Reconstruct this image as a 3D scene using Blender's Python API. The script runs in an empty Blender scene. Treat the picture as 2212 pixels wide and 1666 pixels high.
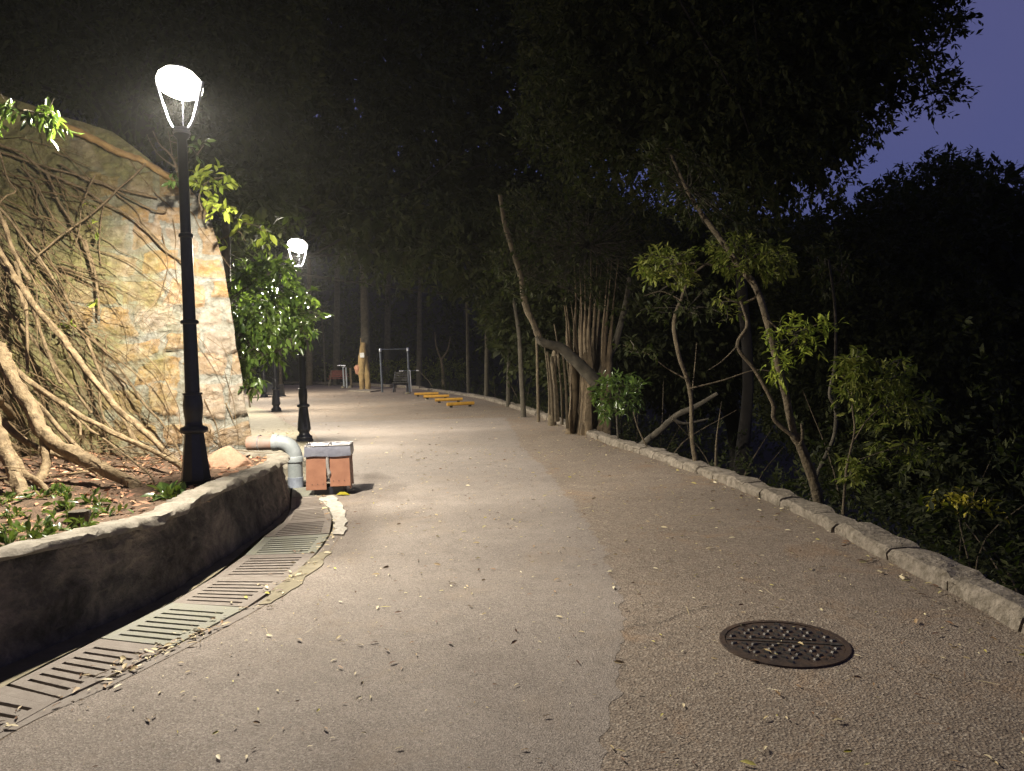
import bpy, math, random
import numpy as np
from mathutils import Matrix, Vector

S = bpy.context.scene
C = S.collection
R = math.radians
# ------------------------------------------------------------------ camera, world, exposure
F, CH = 1664.0, 1.65                      # focal length in photo units (2212 wide), eye height
PITCH, ROLL = R(90-2.34), R(-1.4)
cam_d = bpy.data.cameras.new('camera'); cam = bpy.data.objects.new('camera', cam_d); C.objects.link(cam)
cam_d.sensor_width = 36; cam_d.lens = 36*F/2212; cam_d.clip_start = .05; cam_d.clip_end = 2000
cam.matrix_world = Matrix.Translation((0, 0, CH)) @ Matrix.Rotation(PITCH, 4, 'X') @ Matrix.Rotation(ROLL, 4, 'Z')
S.camera = cam
W = bpy.data.worlds.new('World'); S.world = W; W.use_nodes = True
wn = W.node_tree; wn.nodes.clear()
wo = wn.nodes.new('ShaderNodeOutputWorld'); wb = wn.nodes.new('ShaderNodeBackground')
wt = wn.nodes.new('ShaderNodeTexCoord'); ws = wn.nodes.new('ShaderNodeSeparateXYZ'); wr = wn.nodes.new('ShaderNodeValToRGB')
wnz = wn.nodes.new('ShaderNodeTexNoise'); wnz.inputs['Scale'].default_value = 2.2; wnz.inputs['Detail'].default_value = 3
wm = wn.nodes.new('ShaderNodeMix'); wm.data_type = 'RGBA'; wm.blend_type = 'MIX'
wn.links.new(wt.outputs['Generated'], ws.inputs[0]); wn.links.new(ws.outputs['Z'], wr.inputs[0])
wn.links.new(wt.outputs['Generated'], wnz.inputs['Vector'])
wr.color_ramp.elements[0].position = 0.0; wr.color_ramp.elements[0].color = (.055, .072, .20, 1)
wr.color_ramp.elements[1].position = .55; wr.color_ramp.elements[1].color = (.085, .08, .18, 1)
e = wr.color_ramp.elements.new(.22); e.color = (.066, .08, .215, 1)
wm.inputs['B'].default_value = (.10, .095, .20, 1)
wmul = wn.nodes.new('ShaderNodeMapRange'); wmul.inputs[1].default_value = .45; wmul.inputs[2].default_value = .75; wmul.inputs[4].default_value = .6
wn.links.new(wnz.outputs['Fac'], wmul.inputs[0]); wn.links.new(wmul.outputs[0], wm.inputs['Factor'])
wn.links.new(wr.outputs[0], wm.inputs['A']); wn.links.new(wm.outputs['Result'], wb.inputs[0])
wb.inputs[1].default_value = 1.12; wn.links.new(wb.outputs[0], wo.inputs[0])
S.view_settings.view_transform = 'Standard'; S.view_settings.look = 'None'; S.view_settings.exposure = 0; S.view_settings.gamma = 1
S.render.engine = 'CYCLES'; S.cycles.max_bounces = 6; S.cycles.transparent_max_bounces = 4
S.cycles.sample_clamp_indirect = 4
LAMP_POWER = 3100; LAMP_COL = (1.0, .91, .77)

# ------------------------------------------------------------------ helpers
_p, _r = PITCH, ROLL
_M = np.array([[1,0,0],[0,math.cos(_p),-math.sin(_p)],[0,math.sin(_p),math.cos(_p)]]) @ \
     np.array([[math.cos(_r),-math.sin(_r),0],[math.sin(_r),math.cos(_r),0],[0,0,1]])
O3 = np.array([0, 0, CH])
def ray(x, y): return _M @ np.array([(x-1106)/F, -(y-833)/F, -1.0])
def G(x, y, z=0.0):                        # survey: where a sighting meets level z
    d = ray(x, y); return O3+d*((z-CH)/d[2])
def P(x, y, Y):                            # survey: a sighting at distance Y
    d = ray(x, y); return O3+d*(Y/d[1])
def hsh(i, j, k, s):
    n = (i*374761393+j*668265263+k*2147483647+s*1274126177) & 0xffffffff
    n = ((n ^ (n >> 13))*1274126177) & 0xffffffff
    return ((n ^ (n >> 16)) & 0xffff)/65535.0
def vnoise(p, seed=0):                     # p (N,3) -> 0..1
    p = np.asarray(p, float); b = np.floor(p).astype(np.int64); f = p-b; f = f*f*(3-2*f)
    r = 0
    for dx in (0, 1):
        for dy in (0, 1):
            for dz in (0, 1):
                w = (f[:,0] if dx else 1-f[:,0])*(f[:,1] if dy else 1-f[:,1])*(f[:,2] if dz else 1-f[:,2])
                r = r+w*hsh(b[:,0]+dx, b[:,1]+dy, b[:,2]+dz, seed)
    return r
def fbm(p, sc, octs=4, seed=0):
    p = np.asarray(p, float)*sc; a = .5; s = 0; t = 0
    for o in range(octs): s = s+a*vnoise(p, seed+o); t += a; p = p*2.03+7.1; a *= .5
    return s/t
def make_mesh(name, V, faces, smooth=False):
    me = bpy.data.meshes.new(name)
    V = np.asarray(V, np.float32)
    if isinstance(faces, np.ndarray):
        n = faces.shape[1]; m = len(faces)
        me.vertices.add(len(V)); me.vertices.foreach_set('co', V.ravel())
        me.loops.add(m*n); me.loops.foreach_set('vertex_index', faces.astype(np.int32).ravel())
        me.polygons.add(m); me.polygons.foreach_set('loop_start', np.arange(0, m*n, n, dtype=np.int32))
        me.polygons.foreach_set('loop_total', np.full(m, n, np.int32)); me.update(calc_edges=True); me.validate()
    else:
        me.from_pydata([tuple(map(float, v)) for v in V], [], faces); me.update()
    if smooth: me.polygons.foreach_set('use_smooth', [True]*len(me.polygons)); me.set_sharp_from_angle(angle=math.radians(48))
    return me
def link(name, me, mat=None, parent=None):
    o = bpy.data.objects.new(name, me); C.objects.link(o)
    if mat and me: me.materials.append(mat)
    if parent: o.parent = parent; o.matrix_parent_inverse = Matrix.Identity(4)
    return o
def tag(o, label=None, cat=None, group=None, kind=None):
    if label: o['label'] = label
    if cat: o['category'] = cat
    if group: o['group'] = group
    if kind: o['kind'] = kind
    return o
def thing(name, loc, label, cat, group=None):
    o = bpy.data.objects.new(name, None); C.objects.link(o); o.location = loc; o.empty_display_size = .1
    return tag(o, label, cat, group)
def catmull(pts, n=5):
    pts = [np.array(p, float) for p in pts]
    if len(pts) < 3: return [pts[0]+(pts[-1]-pts[0])*t for t in np.linspace(0, 1, n+1)]
    q = [2*pts[0]-pts[1]]+pts+[2*pts[-1]-pts[-2]]; out = []
    for i in range(1, len(q)-2):
        a, b, c, d = q[i-1:i+3]
        for k in range(n):
            t = k/n; out.append(.5*((2*b)+(-a+c)*t+(2*a-5*b+4*c-d)*t*t+(-a+3*b-3*c+d)*t**3))
    out.append(q[-2]); return out
class MB:                                  # collects shapes that become ONE mesh object
    def __init__(s, org=(0,0,0)): s.v = []; s.f = []; s.o = np.array(org, float)
    def add(s, V, Fs):
        b = len(s.v); s.v += [np.asarray(v, float)-s.o for v in V]; s.f += [tuple(i+b for i in f) for f in Fs]
    def box(s, c, d, rz=0, taper=1.0):
        cx, cy, cz = c; dx, dy, dz = d[0]/2, d[1]/2, d[2]/2; co, si = math.cos(rz), math.sin(rz); V = []
        for z in (-dz, dz):
            k = taper if z > 0 else 1
            for x, y in ((-dx,-dy),(dx,-dy),(dx,dy),(-dx,dy)):
                x *= k; y *= k; V.append((cx+x*co-y*si, cy+x*si+y*co, cz+z))
        s.add(V, [(3,2,1,0),(4,5,6,7),(0,1,5,4),(1,2,6,5),(2,3,7,6),(3,0,4,7)])
    def bar(s, a, b, w, h=None):
        s.tube([a, b], [w, w], 4, cap=True)
    def tube(s, pts, rad, n=8, cap=True, wob=0, seed=0):
        pts = [np.array(p, float) for p in pts]; m = len(pts)
        if not hasattr(rad, '__len__'): rad = [rad]*m
        if len(rad) != m: rad = np.interp(np.linspace(0, 1, m), np.linspace(0, 1, len(rad)), rad)
        V = []; prev = None
        for i, p in enumerate(pts):
            t = pts[min(i+1, m-1)]-pts[max(i-1, 0)]; t = t/(np.linalg.norm(t)+1e-9)
            if prev is None:
                u = np.cross(t, (0, 0, 1) if abs(t[2]) < .9 else (0, 1, 0))
            else: u = prev-t*np.dot(prev, t)
            u = u/(np.linalg.norm(u)+1e-9); prev = u; w = np.cross(t, u)
            for k in range(n):
                a = 2*math.pi*k/n; r = rad[i]
                if wob: r *= 1+wob*(hsh(int(i*.7), k, 3, seed)-.5)*2
                V.append(p+(u*math.cos(a)+w*math.sin(a))*r)
        Fs = [(i*n+k, i*n+(k+1) % n, (i+1)*n+(k+1) % n, (i+1)*n+k) for i in range(m-1) for k in range(n)]
        if cap: Fs += [tuple(range(n-1, -1, -1)), tuple(range((m-1)*n, m*n))]
        s.add(V, Fs)
    def lathe(s, prof, c=(0,0,0), n=24):
        V = [(c[0]+r*math.cos(2*math.pi*k/n), c[1]+r*math.sin(2*math.pi*k/n), c[2]+z) for r, z in prof for k in range(n)]
        m = len(prof)
        Fs = [(i*n+k, i*n+(k+1) % n, (i+1)*n+(k+1) % n, (i+1)*n+k) for i in range(m-1) for k in range(n)]
        Fs += [tuple(range(n-1, -1, -1)), tuple(range((m-1)*n, m*n))]
        s.add(V, Fs)
    def prism(s, poly, z0, z1):
        n = len(poly); V = [(p[0], p[1], z0) for p in poly]+[(p[0], p[1], z1) for p in poly]
        s.add(V, [tuple(range(n-1, -1, -1)), tuple(range(n, 2*n))]+[(i, (i+1) % n, n+(i+1) % n, n+i) for i in range(n)])
    def build(s, name, mat, parent=None, smooth=False, bevel=0):
        me = make_mesh(name, s.v, s.f, smooth); o = link(name, me, mat, parent)
        if bevel:
            b = o.modifiers.new('bevel', 'BEVEL'); b.width = bevel; b.segments = 2; b.limit_method = 'ANGLE'
        return o

# ------------------------------------------------------------------ materials
def nt(name):
    m = bpy.data.materials.new(name); m.use_nodes = True; t = m.node_tree
    return m, t, t.nodes['Principled BSDF']
def N(t, kind, **kw):
    n = t.nodes.new(kind)
    for k, v in kw.items():
        if k.startswith('i_'):
            key = k[2:].replace('_', ' '); n.inputs[int(key) if key.isdigit() else key].default_value = v
        else: setattr(n, k, v)
    return n
def ramp(t, src, stops):
    r = t.nodes.new('ShaderNodeValToRGB'); el = r.color_ramp.elements
    el[0].position, el[0].color = stops[0][0], (*stops[0][1], 1); el[1].position, el[1].color = stops[-1][0], (*stops[-1][1], 1)
    for p, c in stops[1:-1]: x = el.new(p); x.color = (*c, 1)
    t.links.new(src, r.inputs[0]); return r.outputs[0]
def mix(t, fac, a, b, blend='MIX'):
    m = N(t, 'ShaderNodeMix', data_type='RGBA', blend_type=blend)
    for key, v in (('Factor', fac), ('A', a), ('B', b)):
        if isinstance(v, (int, float)): m.inputs[key].default_value = v
        elif isinstance(v, tuple): m.inputs[key].default_value = (*v, 1)
        else: t.links.new(v, m.inputs[key])
    return m.outputs['Result']
def noise(t, sc, det=4, rough=.6, vec=None, dist=0):
    n = N(t, 'ShaderNodeTexNoise'); n.inputs['Scale'].default_value = sc; n.inputs['Detail'].default_value = det
    n.inputs['Roughness'].default_value = rough; n.inputs['Distortion'].default_value = dist
    if vec is None:
        tc = N(t, 'ShaderNodeTexCoord'); vec = tc.outputs['Object']
    t.links.new(vec, n.inputs['Vector']); return n.outputs['Fac']
def mrange(t, src, a, b, c=0., d=1.):
    m = N(t, 'ShaderNodeMapRange'); t.links.new(src, m.inputs[0])
    for i, v in enumerate((a, b, c, d)): m.inputs[i+1].default_value = v
    return m.outputs[0]
def bump(t, bs, h, st, dist):
    b = N(t, 'ShaderNodeBump'); b.inputs['Strength'].default_value = st; b.inputs['Distance'].default_value = dist
    t.links.new(h, b.inputs['Height'])
    old = bs.inputs['Normal'].links
    if old: t.links.new(old[0].from_socket, b.inputs['Normal'])
    t.links.new(b.outputs[0], bs.inputs['Normal'])
def simple(name, col, rough=.6, metal=0, var=.25, sc=6, bsc=0, bst=.3, bd=.004, col2=None, spec=.5):
    m, t, b = nt(name)
    c2 = col2 or tuple(x*(1-var*2) for x in col)
    t.links.new(ramp(t, noise(t, sc, 5, .65), [(.32, c2), (.68, col)]), b.inputs['Base Color'])
    b.inputs['Roughness'].default_value = rough; b.inputs['Metallic'].default_value = metal
    b.inputs['Specular IOR Level'].default_value = spec
    if bsc: bump(t, b, noise(t, bsc, 4), bst, bd)
    return m
def asphalt(name, c_lo, c_hi, agg, c_agg, stain, bd, sc=95):
    m, t, b = nt(name)
    tc = N(t, 'ShaderNodeTexCoord'); vec = tc.outputs['Object']
    big = noise(t, .55, 4, .55, vec); mid = noise(t, 4.5, 5, .7, vec); fine = noise(t, sc*1.6, 3, .75, vec)
    col = ramp(t, big, [(.3, c_lo), (.7, c_hi)])
    col = mix(t, mrange(t, mid, .35, .7, 0, .55), col, tuple(x*.62 for x in c_lo))
    v = N(t, 'ShaderNodeTexVoronoi'); v.inputs['Scale'].default_value = sc; t.links.new(vec, v.inputs['Vector'])
    sep = N(t, 'ShaderNodeSeparateColor'); t.links.new(v.outputs['Color'], sep.inputs[0])
    col = mix(t, mrange(t, sep.outputs[0], .45, 1, 0, agg), col, c_agg)
    col = mix(t, mrange(t, sep.outputs[1], .6, .95, 0, agg), col, tuple(x*.3 for x in c_lo))
    col = mix(t, mrange(t, fine, .38, .62, .5, 0), col, tuple(x*.25 for x in c_lo))
    st = noise(t, 1.3, 6, .7, vec, .6)
    col = mix(t, mrange(t, st, .54, .72, 0, .6), col, stain)
    s2 = noise(t, .42, 5, .65, vec, 1.2)
    col = mix(t, mrange(t, s2, .5, .7, 0, .4), col, tuple(x*.6 for x in c_lo))
    t.links.new(col, b.inputs['Base Color']); b.inputs['Roughness'].default_value = .82
    b.inputs['Specular IOR Level'].default_value = .35
    bump(t, b, v.outputs['Distance'], .9, bd*1.4); bump(t, b, fine, .8, bd); bump(t, b, mid, .35, .006)
    return m
M = {}
M['road'] = asphalt('coarse_asphalt', (.25,.195,.145), (.36,.285,.215), .6, (.52,.45,.36), (.28,.17,.085), .0045, 75)
M['patch'] = asphalt('smooth_asphalt', (.28,.235,.195), (.38,.325,.275), .5, (.55,.49,.43), (.29,.23,.17), .0032, 120)
M['concrete'] = simple('pale_concrete', (.27,.235,.16), .85, sc=5, bsc=90, bd=.004, col2=(.15,.13,.08))
M['white_concrete'] = simple('whitewashed_concrete', (.56,.53,.46), .8, sc=18, bsc=60, bd=.004, col2=(.30,.27,.22))
M['grate_red'] = simple('reddish_cast_concrete', (.235,.205,.175), .8, sc=9, bsc=80, bst=.6, bd=.004, col2=(.17,.14,.115))
M['grate_grey'] = simple('grey_cast_concrete', (.225,.22,.19), .8, sc=9, bsc=80, bst=.6, bd=.004, col2=(.23,.23,.17))
M['kerb'] = simple('granite_kerb', (.33,.285,.225), .85, sc=13, bsc=38, bst=1.0, bd=.025, col2=(.11,.09,.06))
M['black'] = simple('black_painted_iron', (.022,.024,.034), .33, sc=25, bsc=120, bst=.15, bd=.002, var=.2)
M['arm'] = simple('pale_metal', (.30,.30,.34), .4, .3, var=.05)
M['grey_metal'] = simple('grey_painted_steel', (.12,.14,.17), .4, .3)
M['steel'] = simple('bright_steel', (.65,.66,.68), .3, .7, var=.1)
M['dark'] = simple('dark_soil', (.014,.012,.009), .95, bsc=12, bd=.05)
M['ring_blue'] = M['black']
def stone_mat():
    m, t, b = nt('rough_granite_masonry')
    tc = N(t, 'ShaderNodeTexCoord'); vec = tc.outputs['Object']
    a = N(t, 'ShaderNodeAttribute', attribute_name='stone'); tn = N(t, 'ShaderNodeAttribute', attribute_name='tone')
    n1 = noise(t, 9, 6, .75, vec); n2 = noise(t, 1.1, 4, .6, vec, .5); n3 = noise(t, 28, 4, .7, vec)
    stone = ramp(t, n1, [(.25, (.24,.115,.03)), (.45, (.40,.24,.085)), (.62, (.44,.34,.23)), (.8, (.50,.44,.35))])
    pale = ramp(t, n1, [(.25, (.20,.155,.10)), (.5, (.38,.32,.25)), (.75, (.48,.43,.37))])
    stone = mix(t, mrange(t, tn.outputs['Fac'], .25, .75), pale, stone)
    mort = ramp(t, n3, [(.3, (.20,.205,.165)), (.7, (.40,.395,.34))])
    add = N(t, 'ShaderNodeMath', operation='ADD'); t.links.new(a.outputs['Fac'], add.inputs[0])
    t.links.new(mrange(t, n1, .3, .7, -.5, .45), add.inputs[1])
    col = mix(t, mrange(t, add.outputs[0], .38, .62), mort, stone)
    sx = N(t, 'ShaderNodeSeparateXYZ'); t.links.new(vec, sx.inputs[0])
    leftness = mrange(t, sx.outputs[0], -6.2, -3.9, .42, -.08)
    ad2 = N(t, 'ShaderNodeMath', operation='ADD'); t.links.new(n2, ad2.inputs[0]); t.links.new(leftness, ad2.inputs[1])
    moss = ramp(t, n1, [(.3, (.085,.09,.02)), (.7, (.29,.265,.08))])
    col = mix(t, mrange(t, ad2.outputs[0], .5, .78, 0, .9), col, moss)
    drip = N(t, 'ShaderNodeMapping'); drip.inputs['Scale'].default_value = (3.2, 3.2, .35); t.links.new(vec, drip.inputs[0])
    col = mix(t, mrange(t, noise(t, 1.0, 4, .7, drip.outputs[0]), .52, .7, 0, .45), col, (.13,.12,.075))
    t.links.new(col, b.inputs['Base Color']); b.inputs['Roughness'].default_value = .62; b.inputs['Specular IOR Level'].default_value = .6
    vo = N(t, 'ShaderNodeTexVoronoi'); vo.inputs['Scale'].default_value = 8; vo.inputs['Randomness'].default_value = 1
    mp = N(t, 'ShaderNodeMapping'); mp.inputs['Scale'].default_value = (1, 1, 1.7); wv_ = N(t, 'ShaderNodeVectorMath', operation='ADD')
    t.links.new(vec, mp.inputs[0]); nn = N(t, 'ShaderNodeTexNoise'); nn.inputs['Scale'].default_value = 6; nn.inputs['Detail'].default_value = 3; t.links.new(vec, nn.inputs['Vector'])
    sc_v = N(t, 'ShaderNodeVectorMath', operation='SCALE'); sc_v.inputs['Scale'].default_value = .22; t.links.new(nn.outputs['Color'], sc_v.inputs[0])
    t.links.new(mp.outputs[0], wv_.inputs[0]); t.links.new(sc_v.outputs[0], wv_.inputs[1]); t.links.new(wv_.outputs[0], vo.inputs['Vector'])
    col = mix(t, mrange(t, vo.outputs['Distance'], .35, .7, 0, .4), col, (.12,.085,.045)); t.links.new(col, b.inputs['Base Color'])  # crevice shade put into the colour so the relief reads
    bump(t, b, vo.outputs['Distance'], .55, -.04); bump(t, b, n1, 1.0, .04); bump(t, b, n3, .8, .014)
    return m
M['stone'] = stone_mat()
def low_wall_mat():
    m, t, b = nt('stained_render')
    tc = N(t, 'ShaderNodeTexCoord'); vec = tc.outputs['Object']
    n1 = noise(t, 2.4, 6, .7, vec, .4); n2 = noise(t, 9, 5, .7, vec); n3 = noise(t, 40, 3, .7, vec)
    col = ramp(t, n1, [(.36, (.05,.045,.036)), (.47, (.12,.108,.088)), (.56, (.22,.19,.15)), (.66, (.36,.31,.23))])
    col = mix(t, mrange(t, n2, .55, .75, 0, .7), col, (.17,.15,.13))
    t.links.new(col, b.inputs['Base Color']); b.inputs['Roughness'].default_value = .92
    bump(t, b, n2, 1.0, .06); bump(t, b, n3, .8, .014)
    return m
M['lowwall'] = low_wall_mat()
def coping_mat():
    m, t, b = nt('weathered_coping')
    tc = N(t, 'ShaderNodeTexCoord'); vec = tc.outputs['Object']
    n1 = noise(t, 6, 6, .7, vec); n2 = noise(t, 30, 4, .7, vec)
    col = ramp(t, n1, [(.3, (.11,.095,.065)), (.5, (.24,.215,.17)), (.7, (.34,.31,.25))])
    col = mix(t, mrange(t, n2, .55, .7, 0, .6), col, (.12,.11,.06))
    t.links.new(col, b.inputs['Base Color']); b.inputs['Roughness'].default_value = .85
    bump(t, b, n1, .6, .03); bump(t, b, n2, .6, .012)
    return m
M['coping'] = coping_mat()
M['soil'] = simple('leafy_soil', (.20,.125,.08), .95, sc=14, bsc=45, bst=.9, bd=.03, col2=(.06,.04,.022))
def leaf_mat(name, a, b_, rough=.4, trans=.25):
    m, t, b = nt(name); b.inputs['Specular IOR Level'].default_value = .5 if rough < .5 else .2
    g = N(t, 'ShaderNodeNewGeometry')
    col = ramp(t, g.outputs['Random Per Island'], [(0, a), (.75, b_), (1, tuple(min(1, x*1.5) for x in b_))])
    t.links.new(col, b.inputs['Base Color']); b.inputs['Roughness'].default_value = rough
    tr = N(t, 'ShaderNodeBsdfTranslucent'); t.links.new(mix(t, .5, col, (.22,.34,.03)), tr.inputs[0])
    mx = N(t, 'ShaderNodeMixShader'); mx.inputs[0].default_value = trans
    t.links.new(b.outputs[0], mx.inputs[1]); t.links.new(tr.outputs[0], mx.inputs[2])
    t.links.new(mx.outputs[0], t.nodes['Material Output'].inputs[0]); return m
M['leaf'] = leaf_mat('glossy_green_leaf', (.03,.062,.013), (.095,.15,.032), .3, .2)
M['leaf_y'] = leaf_mat('yellow_green_leaf', (.15,.21,.025), (.30,.35,.05), .5)
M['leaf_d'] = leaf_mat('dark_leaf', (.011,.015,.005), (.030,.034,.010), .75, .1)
M['leaf_o'] = leaf_mat('olive_leaf', (.085,.112,.020), (.17,.18,.038), .5, .3)
M['leaf_gold'] = leaf_mat('gold_leaf', (.22,.20,.02), (.38,.32,.03), .5)
def litter_mat():
    m, t, b = nt('fallen_leaf')
    g = N(t, 'ShaderNodeNewGeometry')
    col = ramp(t, g.outputs['Random Per Island'], [(0, (.10,.05,.03)), (.25, (.24,.13,.06)), (.5, (.48,.38,.19)), (.85, (.68,.60,.40)), (1, (.50,.44,.05))])
    t.links.new(col, b.inputs['Base Color']); b.inputs['Roughness'].default_value = .6; return m
M['litter'] = litter_mat()
M['litter_brown'] = leaf_mat('brown_litter_leaf', (.20,.085,.05), (.50,.29,.17), .7, 0)
M['bark'] = simple('pale_bark', (.155,.12,.07), .85, sc=9, bsc=26, bst=1.0, bd=.025, col2=(.055,.042,.024))
M['bark_d'] = simple('dark_bark', (.10,.085,.06), .9, sc=7, bsc=25, bst=.8, bd=.02, col2=(.04,.035,.024))
M['bark_k'] = simple('blackish_bark', (.022,.018,.014), .95, sc=7, bsc=25, bd=.02)
M['root'] = simple('root_bark', (.30,.22,.12), .75, sc=13, bsc=30, bst=1.0, bd=.02, col2=(.10,.068,.032))
M['root_y'] = simple('golden_root', (.42,.27,.10), .7, sc=7, bsc=35, bst=.6, bd=.01, col2=(.22,.13,.05))
M['fine'] = simple('fine_root', (.24,.165,.08), .8, sc=5, col2=(.09,.06,.03))
def emis(name, col, st):
    m, t, b = nt(name); b.inputs['Base Color'].default_value = (.8,.8,.8,1)
    b.inputs['Emission Color'].default_value = (*col, 1); b.inputs['Emission Strength'].default_value = st; return m
M['glow'] = emis('lit_bloom_bowl', (1, .96, .84), 7)

# ------------------------------------------------------------------ layout curves
kerb_pts = np.array([(2.45,-9),(2.75,0)]+[tuple(G(x, y)[:2]) for x, y in
    [(2212,1368),(2110,1312),(2000,1252),(1880,1192),(1700,1102),(1560,1045),(1400,987),(1300,955),(1190,910),(1100,880),(1040,862),(960,849),(905,841)]])
def KX(y): return np.interp(y, kerb_pts[:,1], kerb_pts[:,0])
back_edge = [tuple(G(x, y)[:2]) for x, y in [(905,841),(850,837),(760,832),(690,830),(600,829)]]
gl = np.array([(-3.6,-9),(-2.95,1.5),(-2.75,3.2)]+[tuple(G(x, y)[:2]) for x, y in [(0,1490),(130,1420),(330,1325),(470,1240),(560,1165),(620,1120),(628,1080),(632,1045)]])
gr = np.array([(-3.1,-9),(-2.50,1.4),(-2.42,2.8)]+[tuple(G(x, y)[:2]) for x, y in [(0,1575),(230,1470),(420,1375),(590,1280),(690,1190),(720,1130),(700,1080)]]+[(-2.55,10.0)])
def resample(p, n):
    p = np.array(catmull([np.array([a, b, 0.]) for a, b in p], 8))[:, :2]
    d = np.r_[0, np.cumsum(np.linalg.norm(np.diff(p, axis=0), axis=1))]
    s = np.linspace(0, d[-1], n); return np.c_[np.interp(s, d, p[:,0]), np.interp(s, d, p[:,1])], d[-1]
GR, LR = resample(gr, 400)
def GRX(y): return np.interp(y, GR[:,1], GR[:,0])
GLs, _ = resample(gl, 400)
def GLX(y): return np.interp(y, GLs[:,1], GLs[:,0])
left_pts = np.array([(-3.35,10.2),(-4.3,13),(-5.6,17),(-9.2,25),(-13.5,34),(-18,42),(-24,50)])
def LX(y): return np.interp(y, left_pts[:,1], left_pts[:,0])
BK = np.array(sorted(back_edge))
def strip(name, mat, ys, xl, xr, z, label=None, kind='structure'):
    V = []; Fs = []
    for i, y in enumerate(ys):
        V += [(xl[i], y, z), (xr[i], y, z)]
        if i: Fs.append((2*i-2, 2*i-1, 2*i+1, 2*i))
    return tag(link(name, make_mesh(name, V, Fs), mat), kind=kind)

# ------------------------------------------------------------------ terrain
def tz(x, y):
    x = np.asarray(x, float); y = np.asarray(y, float)
    yr = np.clip(y, -9, 50)
    left = np.where(yr < 10.2, -9.0, LX(yr)); right = KX(yr)
    dr = np.maximum(x-right-.35, 0); dl = np.maximum(left-x-.4, 0)
    z = -.42-np.minimum(dr*.55, 9)+.6*np.minimum(dr, .3)
    z = z+np.where(y > 9, np.minimum(dl*1.5+np.minimum(dl,.3)*1.0, 6+dl*.35), np.minimum(dl*.6, 8))
    far = np.maximum(y-(46+.1*np.abs(x+10)), 0)
    z = z+np.where(x < 10, 1, np.clip(1-(x-10)/25, 0, 1))*(np.minimum(far, 2)*.2+np.minimum(np.maximum(far-8, 0)*.42, 34))  # far ground raised into an added hill that blocks the sky
    return z
xs = np.r_[np.linspace(-160,-30,14), np.linspace(-28,-4.2,50), np.linspace(-4,8,34), np.linspace(8.7,30,26), np.linspace(34,260,14)]
ys = np.r_[np.linspace(-60,-4,10), np.linspace(-2,60,110), np.linspace(62,260,30)]
XX, YY = np.meshgrid(xs, ys); pz = tz(XX.ravel(), YY.ravel())
pp = np.c_[XX.ravel(), YY.ravel(), pz]
inroad = (pp[:,0] > -9.5) & (pp[:,0] < KX(np.clip(pp[:,1], -9, 50))+.5) & (pp[:,1] < 12)
pp[:,2] += np.where(inroad | (pz < -.38), 0, (fbm(pp, .7, 3, 5)-.5)*.35)
nx, ny = len(xs), len(ys)
idx = np.arange(nx*ny).reshape(ny, nx)
FQ = np.stack([idx[:-1,:-1].ravel(), idx[:-1,1:].ravel(), idx[1:,1:].ravel(), idx[1:,:-1].ravel()], 1)
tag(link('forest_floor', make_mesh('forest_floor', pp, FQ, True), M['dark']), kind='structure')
yy = np.unique(np.r_[np.linspace(-9, 10.2, 90), np.linspace(10.2, 41.5, 60)])
xl = np.where(yy < 10.2, GRX(yy)+.03, LX(yy)); xl = np.where((yy > 10.0) & (yy < 10.25), -3.35, xl)
strip('road', M['road'], yy, xl, KX(yy)+.02, 0)
# far end of the open ground: a closing sheet
ye = np.linspace(41.5, 50.5, 14)
bx = np.array([KX(41.5), -6.5, -9.5, -14, -24]); by = np.array([41.5, 43.5, 47, 50.0, 50.5])
strip('clearing', M['road'], ye, LX(ye), np.interp(ye, by, bx), 0)
# smoother newer surface
bp = np.array([tuple(G(x, y)[:2]) for x, y in [(1285,1700),(1290,1660),(1325,1520),(1350,1400),(1345,1290),(1300,1180),(1240,1090),(1180,1015),(1130,970),(1110,930),(1090,900)]])
bp = np.vstack([[(.3,-9),(.3,1.5)], bp]); bp = bp[np.argsort(bp[:,1])]
yy = np.linspace(-9, 20, 700)
jag = (fbm(np.c_[yy*0, yy, yy*0], 9, 5, 9)-.5)*.16
xr = np.interp(yy, bp[:,1], bp[:,0])+jag; xl = np.where(yy < 10.2, GRX(yy)+.10, np.minimum(LX(yy)+1.2, xr-.1))
strip('resurfaced_road', M['patch'], yy, xl, xr, .0018)
# concrete verge beyond the big wall
yy = np.linspace(10.2, 33, 60); xl = LX(yy)+.004*0
strip('gutter_verge', M['concrete'], yy, LX(yy)-.3, np.minimum(LX(yy)+np.interp(yy, [10.2,12,16,33],[.75,.85,1.0,1.3]), 40), .008)
# concrete between the low wall and the grates
yy = np.linspace(-6, 10.25, 90)
strip('wall_footing', M['concrete'], yy, GLX(yy)-1.4, GLX(yy)-.02, -.004)

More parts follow.
